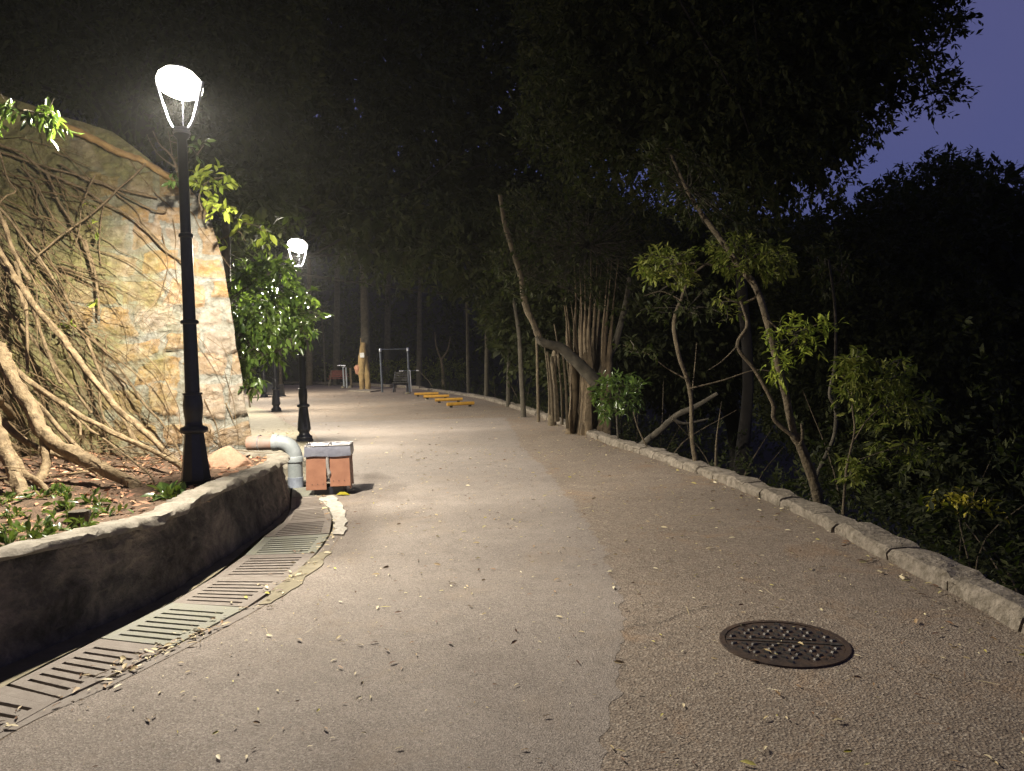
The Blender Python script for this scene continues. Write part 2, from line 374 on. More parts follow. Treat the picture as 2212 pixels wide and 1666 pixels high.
# ------------------------------------------------------------------ drain channel: separate slotted covers
cov_y = []
ss = np.r_[0, np.cumsum(np.linalg.norm(np.diff(GR, axis=0), axis=1))]
def at_s(s): return np.array([np.interp(s, ss, GR[:,0]), np.interp(s, ss, GR[:,1])])
s_start = float(np.interp(2.35, GR[:,1], ss)); s_end = float(np.interp(9.9, GR[:,1], ss))
ncov = 11; Ls = (s_end-s_start)/ncov
def left_of(s):
    p = at_s(s); t = at_s(s+.02)-at_s(s-.02); t /= np.linalg.norm(t); nrm = np.array([-t[1], t[0]])
    best = None
    dd = GLs-p; al = dd@t; ok = np.argmin(np.abs(al)+10*(dd@nrm < 0)); w = float((dd[ok])@nrm)
    return p, nrm, min(max(w, .3), .62), t
cov_lab = ['slotted concrete drain cover, nearest the camera at the left edge of the photo', 'reddish slotted drain cover at the left edge, with a twig across its slots',
 'reddish slotted drain cover, brown leaves gathered on its road side', 'grey slotted drain cover heaped with brown leaves beside the low wall', 'reddish slotted drain cover halfway along the curved low wall',
 'reddish slotted drain cover beside the yellowish concrete patch', 'greenish grey slotted drain cover just before the white concrete strip',
 'rusty slotted drain cover beside the lower end of the white concrete strip', 'rusty slotted drain cover beside the upper end of the white concrete strip', 'mossy slotted drain cover left of the orange litter bin', 'mossy slotted drain cover under the end of the grey pipe']
rng = random.Random(3)
for c in range(ncov):
    a, b = s_start+c*Ls+.008, s_start+(c+1)*Ls-.008
    pm, nm, wm_, tm = left_of((a+b)/2); pA, pB = at_s(a), at_s(b); nA, nB = left_of(a)[1], left_of(b)[1]; wA, wB = left_of(a)[2], left_of(b)[2]
    mb = MB((pm[0], pm[1], 0))
    zt = .006+rng.uniform(-.002, .002); th = .035; ns = 7
    def quad(s0, s1, e0, e1, z0=None):
        q = []
        for s_, e_ in ((s0, e0), (s0, e1), (s1, e1), (s1, e0)):
            f_ = (s_-a)/(b-a); q.append((pA+(nA*.85+nm*.15)*(e_*wA))*(1-f_)+(pB+(nB*.85+nm*.15)*(e_*wB))*f_)
        mb.add([(x[0], x[1], zt) for x in q]+[(x[0], x[1], zt-th) for x in q], [(0,1,2,3),(7,6,5,4),(0,4,5,1),(1,5,6,2),(2,6,7,3),(3,7,4,0)])
    quad(a, b, 0.02, .15); quad(a, b, .85, .98)
    end = .065; pitch = (b-a-2*end)/ns; sl = .027
    quad(a, a+end, .151, .849); 
    for k in range(ns):
        s0 = a+end+k*pitch
        quad(s0+sl, s0+pitch, .151, .849)
    quad(b-end, b, .151, .849) if False else quad(b-end+.0005, b, .151, .849)
    mt = M['grate_grey'] if c in (3, 6, 10) else M['grate_red']
    mb.v = mb.v
    o = mb.build('drain_cover', mt); o.location = (pm[0], pm[1], 0)
    tag(o, cov_lab[c], 'drain cover', 'slotted drain covers along the low wall')
# channel edges
for nm_, off in (('channel_edge', 0),):
    V = []; Fs = []
    for i, s in enumerate(np.linspace(s_start-1, s_end+.2, 90)):
        p, n_, w_, t_ = left_of(s)
        for q, z in ((p-n_*.085, .003), (p-n_*.002, .003), (p-n_*.002, -.4)): V.append((q[0], q[1], z))
        if i: Fs += [(3*i-3, 3*i, 3*i+1, 3*i-2), (3*i-2, 3*i+1, 3*i+2, 3*i-1)]
    tag(link(nm_, make_mesh(nm_, V, Fs), M['grate_red']), kind='structure')
def slab(name, px, mat, z, th, seed, label=None, cat=None, kind=None):
    poly = [G(x, y)[:2] for x, y in px]; out = []
    for i in range(len(poly)):
        a, b = poly[i], poly[(i+1) % len(poly)]
        for t in np.linspace(0, 1, 7)[:-1]:
            q = a+(b-a)*t; k = vnoise([[q[0]*9, q[1]*9, seed]], seed)[0]-.5
            out.append(q+np.array([k, k*.6])*.05)
    mb = MB(); mb.prism(out, z-th, z); o = mb.build(name, mat); return tag(o, label, cat, kind=kind)
slab('white_strip', [(688,1079),(718,1073),(742,1098),(750,1125),(746,1158),(716,1158),(723,1135),(716,1105)], M['white_concrete'], .02, .03, 2, kind='structure')
slab('verge_patch', [(560,1308),(600,1268),(655,1222),(700,1192),(716,1192),(690,1225),(640,1270),(590,1305)], M['concrete'], .009, .015, 4, kind='structure')

# ------------------------------------------------------------------ kerb of rough stones on the right
V = []; rk = random.Random(11); mbk = MB()
kp, kl = resample(kerb_pts, 600); ks = np.r_[0, np.cumsum(np.linalg.norm(np.diff(kp, axis=0), axis=1))]
s = 6.0
while s < kl-.5:
    L = rk.uniform(.42, .8); y_here = np.interp(s, ks, kp[:,1])
    if y_here > 25: L *= 1.6
    e_ = min(s+L-.02, kl); hh = .095+rk.uniform(-.012, .016); wd = .26+rk.uniform(-.02, .05); off = rk.uniform(-.012, .012)
    nseg = 8 if y_here < 16 else 3; base = len(mbk.v); prof = [(0,-.15),(0,.0),(.004,hh*.55),(.012,hh-.02),(.035,hh),(wd*.5,hh+.008),(wd-.03,hh),(wd,hh-.03),(wd,-.4)]
    for i in range(nseg+1):
        q = s+(e_-s)*i/nseg; p = np.array([np.interp(q, ks, kp[:,0]), np.interp(q, ks, kp[:,1])])
        p2 = np.array([np.interp(q+.05, ks, kp[:,0]), np.interp(q+.05, ks, kp[:,1])]); t = p2-p; t /= np.linalg.norm(t)+1e-9; n_ = np.array([t[1], -t[0]])
        for j, (u, z) in enumerate(prof):
            endr = .012 if i in (0, nseg) and j in (3,4,5,6) else 0
            k = vnoise([[p[0]*5+u*20, p[1]*5, z*20]], 4)[0]-.5
            w3 = p+n_*(u+off+k*.045); mbk.v.append(np.array([w3[0], w3[1], z-endr+k*.03 if z > 0 else z]))
    m_ = len(prof)
    for i in range(nseg):
        for j in range(m_-1): mbk.f.append((base+i*m_+j, base+(i+1)*m_+j, base+(i+1)*m_+j+1, base+i*m_+j+1))
    mbk.f.append(tuple(base+j for j in range(m_))); mbk.f.append(tuple(base+nseg*m_+j for j in range(m_-1, -1, -1)))
    s += L
tag(mbk.build('kerb', M['kerb']), kind='structure')
mb = MB()
bk = [np.array([*p, 0.]) for p in back_edge]
for i in range(len(bk)-1):
    a, b = bk[i], bk[i+1]; d = (b-a)/np.linalg.norm(b-a); n_ = np.array([-d[1], d[0], 0])*-.25
    mb.add([a, b, b+n_, a+n_, a+(0,0,.14), b+(0,0,.14), b+n_+(0,0,.14), a+n_+(0,0,.14)], [(0,1,5,4),(1,2,6,5),(2,3,7,6),(3,0,4,7),(4,5,6,7)])
tag(mb.build('far_kerb', M['kerb']), kind='structure')

# ------------------------------------------------------------------ low curved retaining wall
base_px = [(0,1480,1192),(190,1390,1148),(400,1290,1093),(520,1200,1035),(600,1130,1003)]
wb_ = []; wtz = []
top_px = [(-400,1270),(0,1192),(157,1154),(296,1130),(401,1091),(453,1062),(539,1023),(594,1003),(640,990)]
def proj(q):
    c = _M.T @ (np.array(q)-O3); return 1106+F*c[0]/-c[2], 833-F*c[1]/-c[2]
for (x, y, yt), sh_ in zip(base_px, (.20,.19,.17,.12,.05)):
    g = G(x, y); g = g+np.array([-sh_, sh_*.12, 0]); wb_.append((g[0], g[1])); best = min(np.arange(.3, 1.1, .005), key=lambda z: abs(proj((g[0], g[1], z))[1]-np.interp(proj((g[0], g[1], z))[0], [p[0] for p in top_px], [p[1] for p in top_px]))); wtz.append(best)
wb_ = [(-3.9,-9),(-3.28,1.2),(-3.04,2.8)]+wb_+[(-2.56,8.7),(-2.80,9.35),(-3.2,9.72),(-3.6,9.8)]
wtz = [.8,.78,.74]+wtz+[.56,.54,.52,.52]
WP, WL = resample(wb_, 420)
cs = np.array(catmull([np.array([a, b, 0.]) for a, b in wb_], 8)); 
WZ = np.interp(WP[:,1], np.array([w[1] for w in wb_]), wtz)
tt = np.gradient(WP, axis=0); tt /= np.linalg.norm(tt, axis=1)[:,None]; wn_ = np.c_[-tt[:,1], tt[:,0]]      # points to the bed side
lw = thing('retaining_wall', (WP[90,0], WP[90,1], 0), 'low curved rendered wall with rough stone coping along the drain covers', 'wall')
def sweep(name, prof, mat, amp, seed, stepz=False):
    V = []; Fs = []; m_ = len(prof(0))
    for i in range(len(WP)):
        pr = prof(i)
        for j, (u, z) in enumerate(pr):
            q = np.array([WP[i,0]*6, WP[i,1]*6, z*6+j*.5]); k = fbm([q], 1.6, 4, seed)[0]-.5
            a = amp if 0 < j < m_-1 else 0
            V.append((WP[i,0]+wn_[i,0]*(u+k*a)-lw.location.x, WP[i,1]+wn_[i,1]*(u+k*a)-lw.location.y, z+k*a*.5))
    for i in range(len(WP)-1):
        for j in range(m_-1): Fs.append((i*m_+j, (i+1)*m_+j, (i+1)*m_+j+1, i*m_+j+1))
    Fs.append(tuple(range(m_))); Fs.append(tuple(range(len(V)-1, len(V)-1-m_, -1)))
    return link(name, make_mesh(name, V, Fs, True), mat, lw)
sweep('wall_body', lambda i: [(0,-.35)]+[(.004*k, z) for k, z in enumerate(np.linspace(0, WZ[i]-.07, 24))]+[(.2, WZ[i]-.06),(.22,-.35)], M['lowwall'], .055, 2)
def step(i): return .03*(hsh(int(i/23), 2, 1, 5)-.5)-(.022 if i % 23 == 0 else 0)
sweep('coping', lambda i: [(.02, WZ[i]-.069),(-.002, WZ[i]-.06),(-.012, WZ[i]-.03+step(i)),(.006, WZ[i]-.004+step(i)),(.07, WZ[i]+.004+step(i)),(.15, WZ[i]+step(i)),(.215, WZ[i]-.012+step(i)),(.235, WZ[i]-.06),(.15, WZ[i]-.068)], M['coping'], .075, 7)

# ------------------------------------------------------------------ big battered masonry wall
C0 = np.array([-3.30, 10.0, 0.]); ud = np.array([-4.2, -.95, 0]); ud /= np.linalg.norm(ud)
wnrm = np.cross(ud, (0, 0, 1)); wnrm = wnrm if wnrm[1] < 0 else -wnrm        # towards the camera
up = np.array([0, 0, 1.])-wnrm*.16                                              # leans back
def wall_pt(u, v, h=0.): return C0+ud*u+up*v+wnrm*h
def hit_wall(px, py, off=0.):
    d = ray(px, py); n3 = np.cross(ud, up); n3 /= np.linalg.norm(n3); n3 = n3 if n3[1] < 0 else -n3
    t = np.dot(C0+n3*off-O3, n3)/np.dot(d, n3); return O3+d*t
def uv_of(p):
    A = np.stack([ud, up, wnrm], 1); return np.linalg.solve(A, p-C0)
edge = [uv_of(hit_wall(x, y))[:2] for x, y in [(556,985),(545,950),(528,850),(505,700),(480,560),(452,462),(425,425),(395,392),(350,366),(310,335),(243,284),(130,250),(0,205)]]
eu = np.array([e_[0] for e_ in edge]); ev = np.array([e_[1] for e_ in edge])
du = dv = .025; us = np.arange(-.1, 6.2, du); vs = np.arange(-.1, 6, dv)
# stone layout: rows with jogged courses
rw = random.Random(8); rows = []; v0 = -.2
while v0 < 6.2:
    hgt = rw.uniform(.30, .43); cols = []; u0 = -.4+rw.uniform(0, .3)
    while u0 < 6.8: wdt = rw.uniform(.30, .62); cols.append((u0, u0+wdt, rw.random(), rw.uniform(-.03, .04), rw.uniform(-.05,.05))); u0 += wdt
    rows.append((v0, v0+hgt, cols)); v0 += hgt
UU, VV = np.meshgrid(us, vs); sh = UU.shape
q3 = np.c_[UU.ravel(), VV.ravel(), UU.ravel()*0]
wu = UU+((fbm(q3, 2.6, 3, 21)-.5)*.30).reshape(sh); wv = VV+((fbm(q3, 1.9, 3, 31)-.5)*.36).reshape(sh)
mask = np.zeros(sh); tone = np.zeros(sh); hei = np.zeros(sh)
for a, b, cols in rows:
    for c0, c1, tn_, hh_, sk in cols:
        d = np.minimum(np.minimum(wu-c0, c1-wu), np.minimum(wv-a-sk, b-wv+sk))
        k = np.clip((d-.018-.05*max(0, tn_-.55))/.03, 0, 1); sel = k > mask
        tone = np.where(sel, tn_, tone); hei = np.where(sel, hh_, hei); mask = np.maximum(mask, k)
rough = (fbm(q3, 7, 5, 41)-.5).reshape(sh); ridg = (np.abs(fbm(q3, 16, 4, 51)-.5)).reshape(sh)
H = mask*(.025+hei)+mask*(rough*.09-ridg*.06)+(1-mask)*(rough*.03)
eo = np.argsort(ev); o2 = np.argsort(eu)
umin = np.interp(VV, ev[eo], eu[eo]); inside = (UU >= umin-.001) & (VV <= np.interp(UU, eu[o2], ev[o2]))
jg = .018*(hsh((VV*3).astype(np.int64), 3, 1, 9)-.5)                            # slightly uneven cut ends
Uc = np.maximum(UU, umin+jg); vmax = np.interp(Uc, eu[o2], ev[o2]); Vc = np.minimum(VV, vmax+.03)
A3 = C0[None,None,:]+ud*Uc[...,None]+up*Vc[...,None]+wnrm*H[...,None]
iid = np.arange(UU.size).reshape(sh)
Q = np.stack([iid[:-1,:-1], iid[:-1,1:], iid[1:,1:], iid[1:,:-1]], -1)
okq = inside[:-1,:-1] | inside[:-1,1:] | inside[1:,1:] | inside[1:,:-1]
Fw = Q[okq][:, ::-1]
# snap boundary vertices is skipped; rubble edge is natural. add a back skin for thickness
bw_off = A3.reshape(-1,3)-wnrm*1.1+ud*.6
nfv = UU.size; Vall = np.vstack([A3.reshape(-1,3), bw_off])
from collections import Counter
edges = {}
for f in Fw:
    for a, b in ((f[0],f[1]),(f[1],f[2]),(f[2],f[3]),(f[3],f[0])):
        k = (min(a,b), max(a,b)); edges[k] = None if k in edges else (a, b)
rim = np.array([(b, a, a+nfv, b+nfv) for k, v in edges.items() if v for a, b in [v]])
Fall = np.vstack([Fw, Fw[:, ::-1]+nfv, rim])
used = np.unique(Fall); remap = -np.ones(len(Vall), np.int64); remap[used] = np.arange(len(used))
bwo = wall_pt(2.5, 0)
me = make_mesh('stone_wall', Vall[used], remap[Fall], False)
for nm_, arr in (('stone', mask), ('tone', tone)):
    at = me.attributes.new(nm_, 'FLOAT', 'POINT'); at.data.foreach_set('value', np.r_[arr.ravel(), arr.ravel()][used].astype(np.float32))
tag(link('stone_wall', me, M['stone']), 'tall leaning wall of rough orange stone blocks overgrown with roots behind the nearest lamp', 'wall')

# ------------------------------------------------------------------ planting bed
bx_ = []; 
BS = 70; bedV = []
for i in range(len(WP)):
    for j in range(BS):
        t = j/(BS-1); inner = WP[i]+wn_[i]*.18
        far_ = np.array([-8.5, WP[i,1]*.75+2.2]) if WP[i,1] < 9 else np.array([-8.5+(WP[i,1]-9)*1.5, 9.6])
        q = inner+(far_-inner)*t
        z = WZ[i]-.06+.35*t*t; z += (fbm([[q[0], q[1], 0]], 3, 4, 77)[0]-.5)*.14*min(1, t*12)-.03*min(1, t*12)
        bedV.append((q[0], q[1], z))
bedF = [(i*BS+j, (i+1)*BS+j, (i+1)*BS+j+1, i*BS+j+1) for i in range(len(WP)-1) for j in range(BS-1)]
bed = tag(link('soil_bed', make_mesh('soil_bed', bedV, bedF, True), M['soil']), kind='structure')
bedA = np.array(bedV)
def bed_z(x, y):
    d = (bedA[:,0]-x)**2+(bedA[:,1]-y)**2; return bedA[np.argmin(d), 2]

# ------------------------------------------------------------------ street lamps
def make_lamp():
    t = thing('street_lamp', (0,0,0), 'x', 'street lamp', 'black street lamps in a row along the left side')
    m = MB(); m.lathe([(.165,0),(.168,.035),(.15,.05),(.158,.075),(.15,.10),(.115,.125),(.098,.165),(.105,.19),(.135,.235),(.136,.25)], n=28); m.build('foot', M['black'], t, True)
    m = MB()
    m.lathe([(.135,.25),(.088,.68),(.086,.69)], n=8); m.build('pedestal', M['black'], t)
    m = MB(); m.lathe([(.09,.68),(.118,.69),(.126,.705),(.126,.72),(.118,.738),(.085,.75),(.078,.76),(.076,.80),(.086,.88),(.089,.95),(.08,1.02),(.078,1.04),(.088,1.045),(.088,1.06),(.068,1.065)], n=28); m.build('urn', M['black'], t, True)
    m = MB(); m.lathe([(.066,1.06),(.060,1.69),(.060,1.70),(.078,1.705),(.082,1.72),(.078,1.735),(.056,1.745),(.052,2.50),(.062,2.505),(.066,2.52),(.062,2.535),(.047,2.545),(.043,3.40),(.07,3.43),(.07,3.45)], n=24); m.build('shaft', M['black'], t, True)
    m = MB(); m.lathe([(.074,3.45),(.078,3.455),(.078,3.47),(.066,3.478),(.066,3.485),(.074,3.49),(.074,3.505),(.02,3.52)], n=28); m.build('collar', M['arm'], t, True)
    for s, w_ in ((-1, .009), (1, .014)):
        m = MB(); m.tube(catmull([(s*.068,-.02*s,3.50),(s*.10,-.02*s,3.55),(s*.13,-.02*s,3.63),(s*.215,-.04*s,3.92)], 5), w_, 10); m.build('arm', M['arm'], t, True)
    m = MB(); m.tube([(.015,0,3.5),(.022,0,3.80)], .0016, 6); m.build('cable', M['black'], t)
    m = MB(); m.lathe([(.02,4.03),(.06,4.035),(.055,4.06),(.01,4.07)], n=20); m.build('hood', M['arm'], t, True)
    m = MB(); m.lathe([(.01,3.785),(.10,3.79),(.16,3.815),(.195,3.86),(.203,3.91),(.18,3.975),(.12,4.03),(.01,4.05)], n=32)  # flat lamp disc deepened into a glowing bowl, imitating its bloom
    m.v = [np.array([v[0]+(v[2]-3.91)*.0, v[1], v[2]-v[0]*.13]) for v in m.v]; m.build('bloom_bowl', M['glow'], t, True)
    return t
def copy_tree(o, parent=None):
    c = o.copy(); C.objects.link(c)
    if parent: c.parent = parent; c.matrix_parent_inverse = Matrix.Identity(4)
    for ch in [x for x in list(C.objects) if x.parent == o]: copy_tree(ch, c)
    return c
lamp = make_lamp()
lamps = [((-2.99,7.2,.30), 'tall black street lamp nearest the camera, in the planted bed before the stone wall', R(8)),
         ((*G(658,953)[:2],0), 'black street lamp behind the litter bin, its lit head above the glossy green shrub', R(5)),
         ((*G(597,889)[:2],0), 'black street lamp whose head is hidden by the green shrub, just foot and post showing', R(10)),
         ((*G(571,858)[:2],0), 'farthest black street lamp, only its foot visible beside the slatted bin', R(3))]
posts = [lamp, copy_tree(lamp), copy_tree(lamp), copy_tree(lamp)]
for i, (loc, lab, rz) in enumerate(lamps):
    o = posts[i]; o.location = loc; o['label'] = lab; o.rotation_euler = (0, 0, rz)
    ld = bpy.data.lights.new('bulb', 'SPOT'); ld.energy = LAMP_POWER; ld.color = LAMP_COL; ld.shadow_soft_size = .06; ld.spot_size = R(178); ld.spot_blend = .42
    lo = bpy.data.objects.new('bulb', ld); C.objects.link(lo); lo.parent = o; lo.location = (0,0,3.775)
    pd = bpy.data.lights.new('diffuser', 'POINT'); pd.energy = LAMP_POWER*.19; pd.color = LAMP_COL; pd.shadow_soft_size = .06
    po = bpy.data.objects.new('diffuser', pd); C.objects.link(po); po.parent = o; po.location = (.0,0,3.76)
    if i == 0: lamp_tilt = o
bulbs = [o for o in C.objects if o.name.startswith('bulb')]

# ------------------------------------------------------------------ litter bin
bo = G(716,1071); b0 = np.array([bo[0]-.05, bo[1]+.18, 0])
M['bin'] = simple('orange_brown_panel', (.34,.165,.10), .5, sc=7, bsc=60, bst=.2, bd=.003, col2=(.25,.115,.07))
M['bag'] = simple('grey_bin_bag', (.23,.235,.27), .3, sc=4, bsc=9, bst=.5, bd=.02, col2=(.13,.135,.17))
M['bagw'] = simple('pale_bin_bag', (.36,.34,.32), .35, sc=20, bsc=20, bst=.6, bd=.02)
t = thing('litter_bin', tuple(b0), 'square orange brown litter bin lined with a grey bag, standing beside the grey pipe', 'litter bin'); t.rotation_euler = (0,0,R(6))
m = MB(); m.box((0,0,.05),(.36,.26,.10)); m.build('plinth', M['black'], t, bevel=.006)
def panel(mm, x0, x1, y, z0, z1, ax, sgn, th=.018, taper=.05):
    pass
hw, hd = .265, .19
for side in range(4):
    w_ = hw if side % 2 == 0 else hd; d_ = hd if side % 2 == 0 else hw; a = side*math.pi/2
    for lr in (-1, 1):
        x0, x1 = (-w_, -.022) if lr < 0 else (.022, w_)
        if side % 2: x0, x1 = (x0+.02, x1) if lr < 0 else (x0, x1-.02)
        zb = .075 if lr < 0 else .11
        V = []
        for yy_, zz in ((d_, zb), (d_-.025, .575)):
            k = 1 if zz < .3 else .955
            for x_, dy in ((x0*k, 0), (x1*k, 0), (x1*k, -.016), (x0*k, -.016)):
                X, Y = x_, -(yy_+dy)
                V.append((X*math.cos(a)-Y*math.sin(a), X*math.sin(a)+Y*math.cos(a), zz))
        m = MB(); m.add(V, [(3,2,1,0),(4,5,6,7),(0,1,5,4),(1,2,6,5),(2,3,7,6),(3,0,4,7)])
        pn = m.build('panel', M['bin'], t, bevel=.004)
        if side == 0:
            for k in range(3):
                cx = lr*(.06+.065*k); m = MB()
                m.tube([(cx, -d_-.004+.0, zb+.07), (cx, -d_+.012, zb+.07)], .005, 8)
                m.build('screw', M['black'], pn)
m = MB()                                             # liner: folded-over collar and hanging inside
nb = 56; V = []
def rect(k, ex, ez):
    a = k/nb*4; sd = int(a) % 4; f = a-int(a); xx = hw*.955+ex; yy_ = hd*.87+ex
    c_ = [(-xx,-yy_),(xx,-yy_),(xx,yy_),(-xx,yy_)]; p, q = c_[sd], c_[(sd+1) % 4]; return (p[0]+(q[0]-p[0])*f, p[1]+(q[1]-p[1])*f)
lev = [(.022,.475),(.024,.50),(.020,.54),(.018,.585),(.012,.600),(.0,.604),(-.014,.59),(-.025,.52),(-.03,.38),(-.05,.16)]
for ex, ez in lev:
    for k in range(nb):
        x_, y_ = rect(k, ex, 0); h_ = (hsh(k//2, int(ez*30), 1, 3)-.5)
        V.append((x_*(1+h_*.008), y_*(1+h_*.010), ez+h_*.006+.008*math.sin(k*.5)*(ez < .5)))
m.add(V, [(i*nb+k, i*nb+(k+1) % nb, (i+1)*nb+(k+1) % nb, (i+1)*nb+k) for i in range(len(lev)-1) for k in range(nb)]+[tuple(range((len(lev)-1)*nb, len(lev)*nb))])
m.build('bin_liner', M['bag'], t, True)
m = MB(); m.tube(catmull([(-.006,-hd+.028,.49),(-.004,-hd+.02,.42),(.0,-hd+.016,.33),(.012,-hd+.01,.27),(.006,-hd+.008,.21)], 5), [.022,.02,.02,.024,.012], 8, wob=.15)
m.build('bag_fold', M['bagw'], t, True)

m = MB(); rx0, ry0 = hw*.955+.014, hd*.87+.014
for a_, b_ in (((-rx0,-ry0),(rx0,-ry0)),((rx0,-ry0),(rx0,ry0)),((rx0,ry0),(-rx0,ry0)),((-rx0,ry0),(-rx0,-ry0)),((.0,-ry0+.02),(.0,ry0-.02))):
    m.tube([(*a_,.606),(*b_,.606)], .008, 6)
m.build('rim', M['bagw'], t)
# ------------------------------------------------------------------ drainage pipe with elbow
pb = G(635,1056); pt = thing('drain_pipe', (pb[0], pb[1]+.09, 0), 'pale grey elbow pipe coming out of the wall corner and dropping to the drain', 'pipe')
M['pipe'] = simple('grey_plastic', (.37,.40,.41), .5, sc=5, bsc=40, bst=.15, bd=.003, col2=(.24,.27,.27))
M['pipe_o'] = simple('faded_orange_paint', (.40,.22,.15), .6, sc=7, col2=(.33,.28,.25))
zc = .585; rr = .093
m = MB(); m.tube([(0,0,.13),(0,0,.38)], rr, 28); m.build('vertical_pipe', M['pipe'], pt, True)
m = MB(); m.lathe([(rr-.005,.01),(rr+.006,.01),(rr+.006,.135),(rr-.004,.14)], n=28); m.build('bottom_sleeve', simple('bluish_sleeve', (.34,.38,.46), .5, sc=8), pt, True)
m = MB(); arc = [(-.2+.2*math.cos(a), 0, zc-.2+.2*math.sin(a)) for a in np.linspace(0, math.pi/2, 12)]; arc = [(x, y, z) for x, y, z in arc]
m.tube([(0,0,.34)]+arc+[(-.24,0,zc)], rr+.004, 28); m.build('elbow', M['pipe'], pt, True)
m = MB(); m.lathe([(rr,.335),(rr+.013,.337),(rr+.014,.40),(rr+.004,.41)], n=28); m.build('socket', M['pipe'], pt, True)
m = MB(); m.tube([(-.205,0,zc),(-.275,0,zc)], rr+.012, 28); m.build('socket', M['pipe'], pt, True)
m = MB(); m.tube([(-.25,0,zc),(-.60,.03,zc-.005)], rr, 28); m.build('orange_pipe', M['pipe_o'], pt, True)
m = MB(); m.tube([(-.44,.015,zc),(-.452,.016,zc)], rr+.014, 28); m.build('flange', M['steel'], pt, True)

# ------------------------------------------------------------------ manhole cover
mc = G(1693,1390); mt_ = thing('manhole_cover', (mc[0], mc[1], 0), 'round dark cast iron manhole cover with raised studs set in the asphalt', 'manhole cover'); mt_.rotation_euler = (0,0,R(-12))
M['iron'] = simple('rusty_cast_iron', (.11,.072,.05), .55, .45, sc=9, bsc=60, bst=.6, bd=.006, col2=(.045,.036,.032))
M['iron_w'] = simple('worn_iron', (.15,.14,.13), .42, .6, sc=30, col2=(.06,.055,.05))
rm = .335
m = MB(); m.lathe([(rm-.018,.002),(rm-.018,.010),(rm+.012,.010),(rm+.014,.001)], n=72)
m.f = m.f[:-2]; m.build('frame_ring', M['iron'], mt_)
m = MB(); m.lathe([(rm-.021,-.02),(rm-.021,.006),(.001,.0062)], n=64); m.build('plate', M['iron'], mt_)
m = MB()
for r_ in range(11):
    y_ = -.28+r_*.056
    if abs(y_) < .03: continue
    for c_ in range(-6, 7):
        x_ = (c_+.5*(r_ % 2))*.054
        if x_*x_+y_*y_ > (rm-.05)**2: continue
        m.box((x_, y_, .0105), (.036, .018, .010), rz=R(35 if (c_+r_) % 2 else -35), taper=.7)
m.build('studs', M['iron_w'], mt_)
m = MB(); m.box((0,.0,.0075),(.62,.012,.006)); m.box((0,.045,.0078),(.34,.006,.006)); m.box((0,-.04,.0078),(.34,.006,.006)); m.box((.27,.0,.0078),(.05,.03,.007)); m.build('ribs', M['iron_w'], mt_)

# cracks in the coarse surface
m = MB(); rc_ = random.Random(4)
for px in ([(1345,1352),(1420,1345),(1480,1322),(1540,1308),(1600,1298)],):
    q = catmull([G(x, y, .006) for x, y in px], 9); q = [p+np.array([rc_.uniform(-.012,.012), rc_.uniform(-.012,.012), 0]) for p in q]
    for a_, b_ in zip(q[:-1], q[1:]):
        d = b_-a_; n_ = np.array([-d[1], d[0], 0])/(np.linalg.norm(d)+1e-9)*rc_.uniform(.0012, .0032); m.add([a_-n_, b_-n_, b_+n_, a_+n_], [(0,1,2,3)])
tag(m.build('road_crack', M['dark']), kind='structure')
# ------------------------------------------------------------------ boulder and stump
def rock(name, c, r, seed, mat, label, cat):
    import bmesh
    bm = bmesh.new(); bmesh.ops.create_icosphere(bm, subdivisions=4, radius=1)
    rg = random.Random(seed); pl = [(Vector((rg.uniform(-1,1), rg.uniform(-1,1), rg.uniform(-.6,1))).normalized(), rg.uniform(.62,.85)) for _ in range(11)]
    for v in bm.verts:
        n_ = v.co.normalized(); k = 1.0
        for p_, d_ in pl:
            q = n_.dot(p_)
            if q > 0: k = min(k, d_/q)
        v.co = n_*k*(1+.05*(fbm([tuple(n_*3)], 2, 3, seed)[0]-.5)); v.co = Vector((v.co.x*r[0], v.co.y*r[1], v.co.z*r[2]))
    me = bpy.data.meshes.new(name); bm.to_mesh(me); bm.free(); o = link(name, me, mat); o.location = c; return tag(o, label, cat)
M['rock'] = simple('pinkish_granite', (.42,.26,.17), .8, sc=25, bsc=50, bst=.6, bd=.008, col2=(.30,.18,.11))
rc = P(500,1008,8.6); rock('boulder', (rc[0], rc[1], rc[2]+.0), (.29,.24,.235), 5, M['rock'], 'pinkish angular boulder behind the low wall, right of the nearest lamp post', 'boulder')
sc_ = G(170,1100,.62)
m = MB(); m.tube([(0,0,-.15),(0,0,.02),(0,0,.12)], [.085,.075,.07], 12, wob=.12); st = m.build('tree_stump', M['bark_d']); st.location = (sc_[0], sc_[1], bed_z(sc_[0], sc_[1]))
tag(st, 'short dark tree stump in the leaf litter of the planted bed', 'stump')

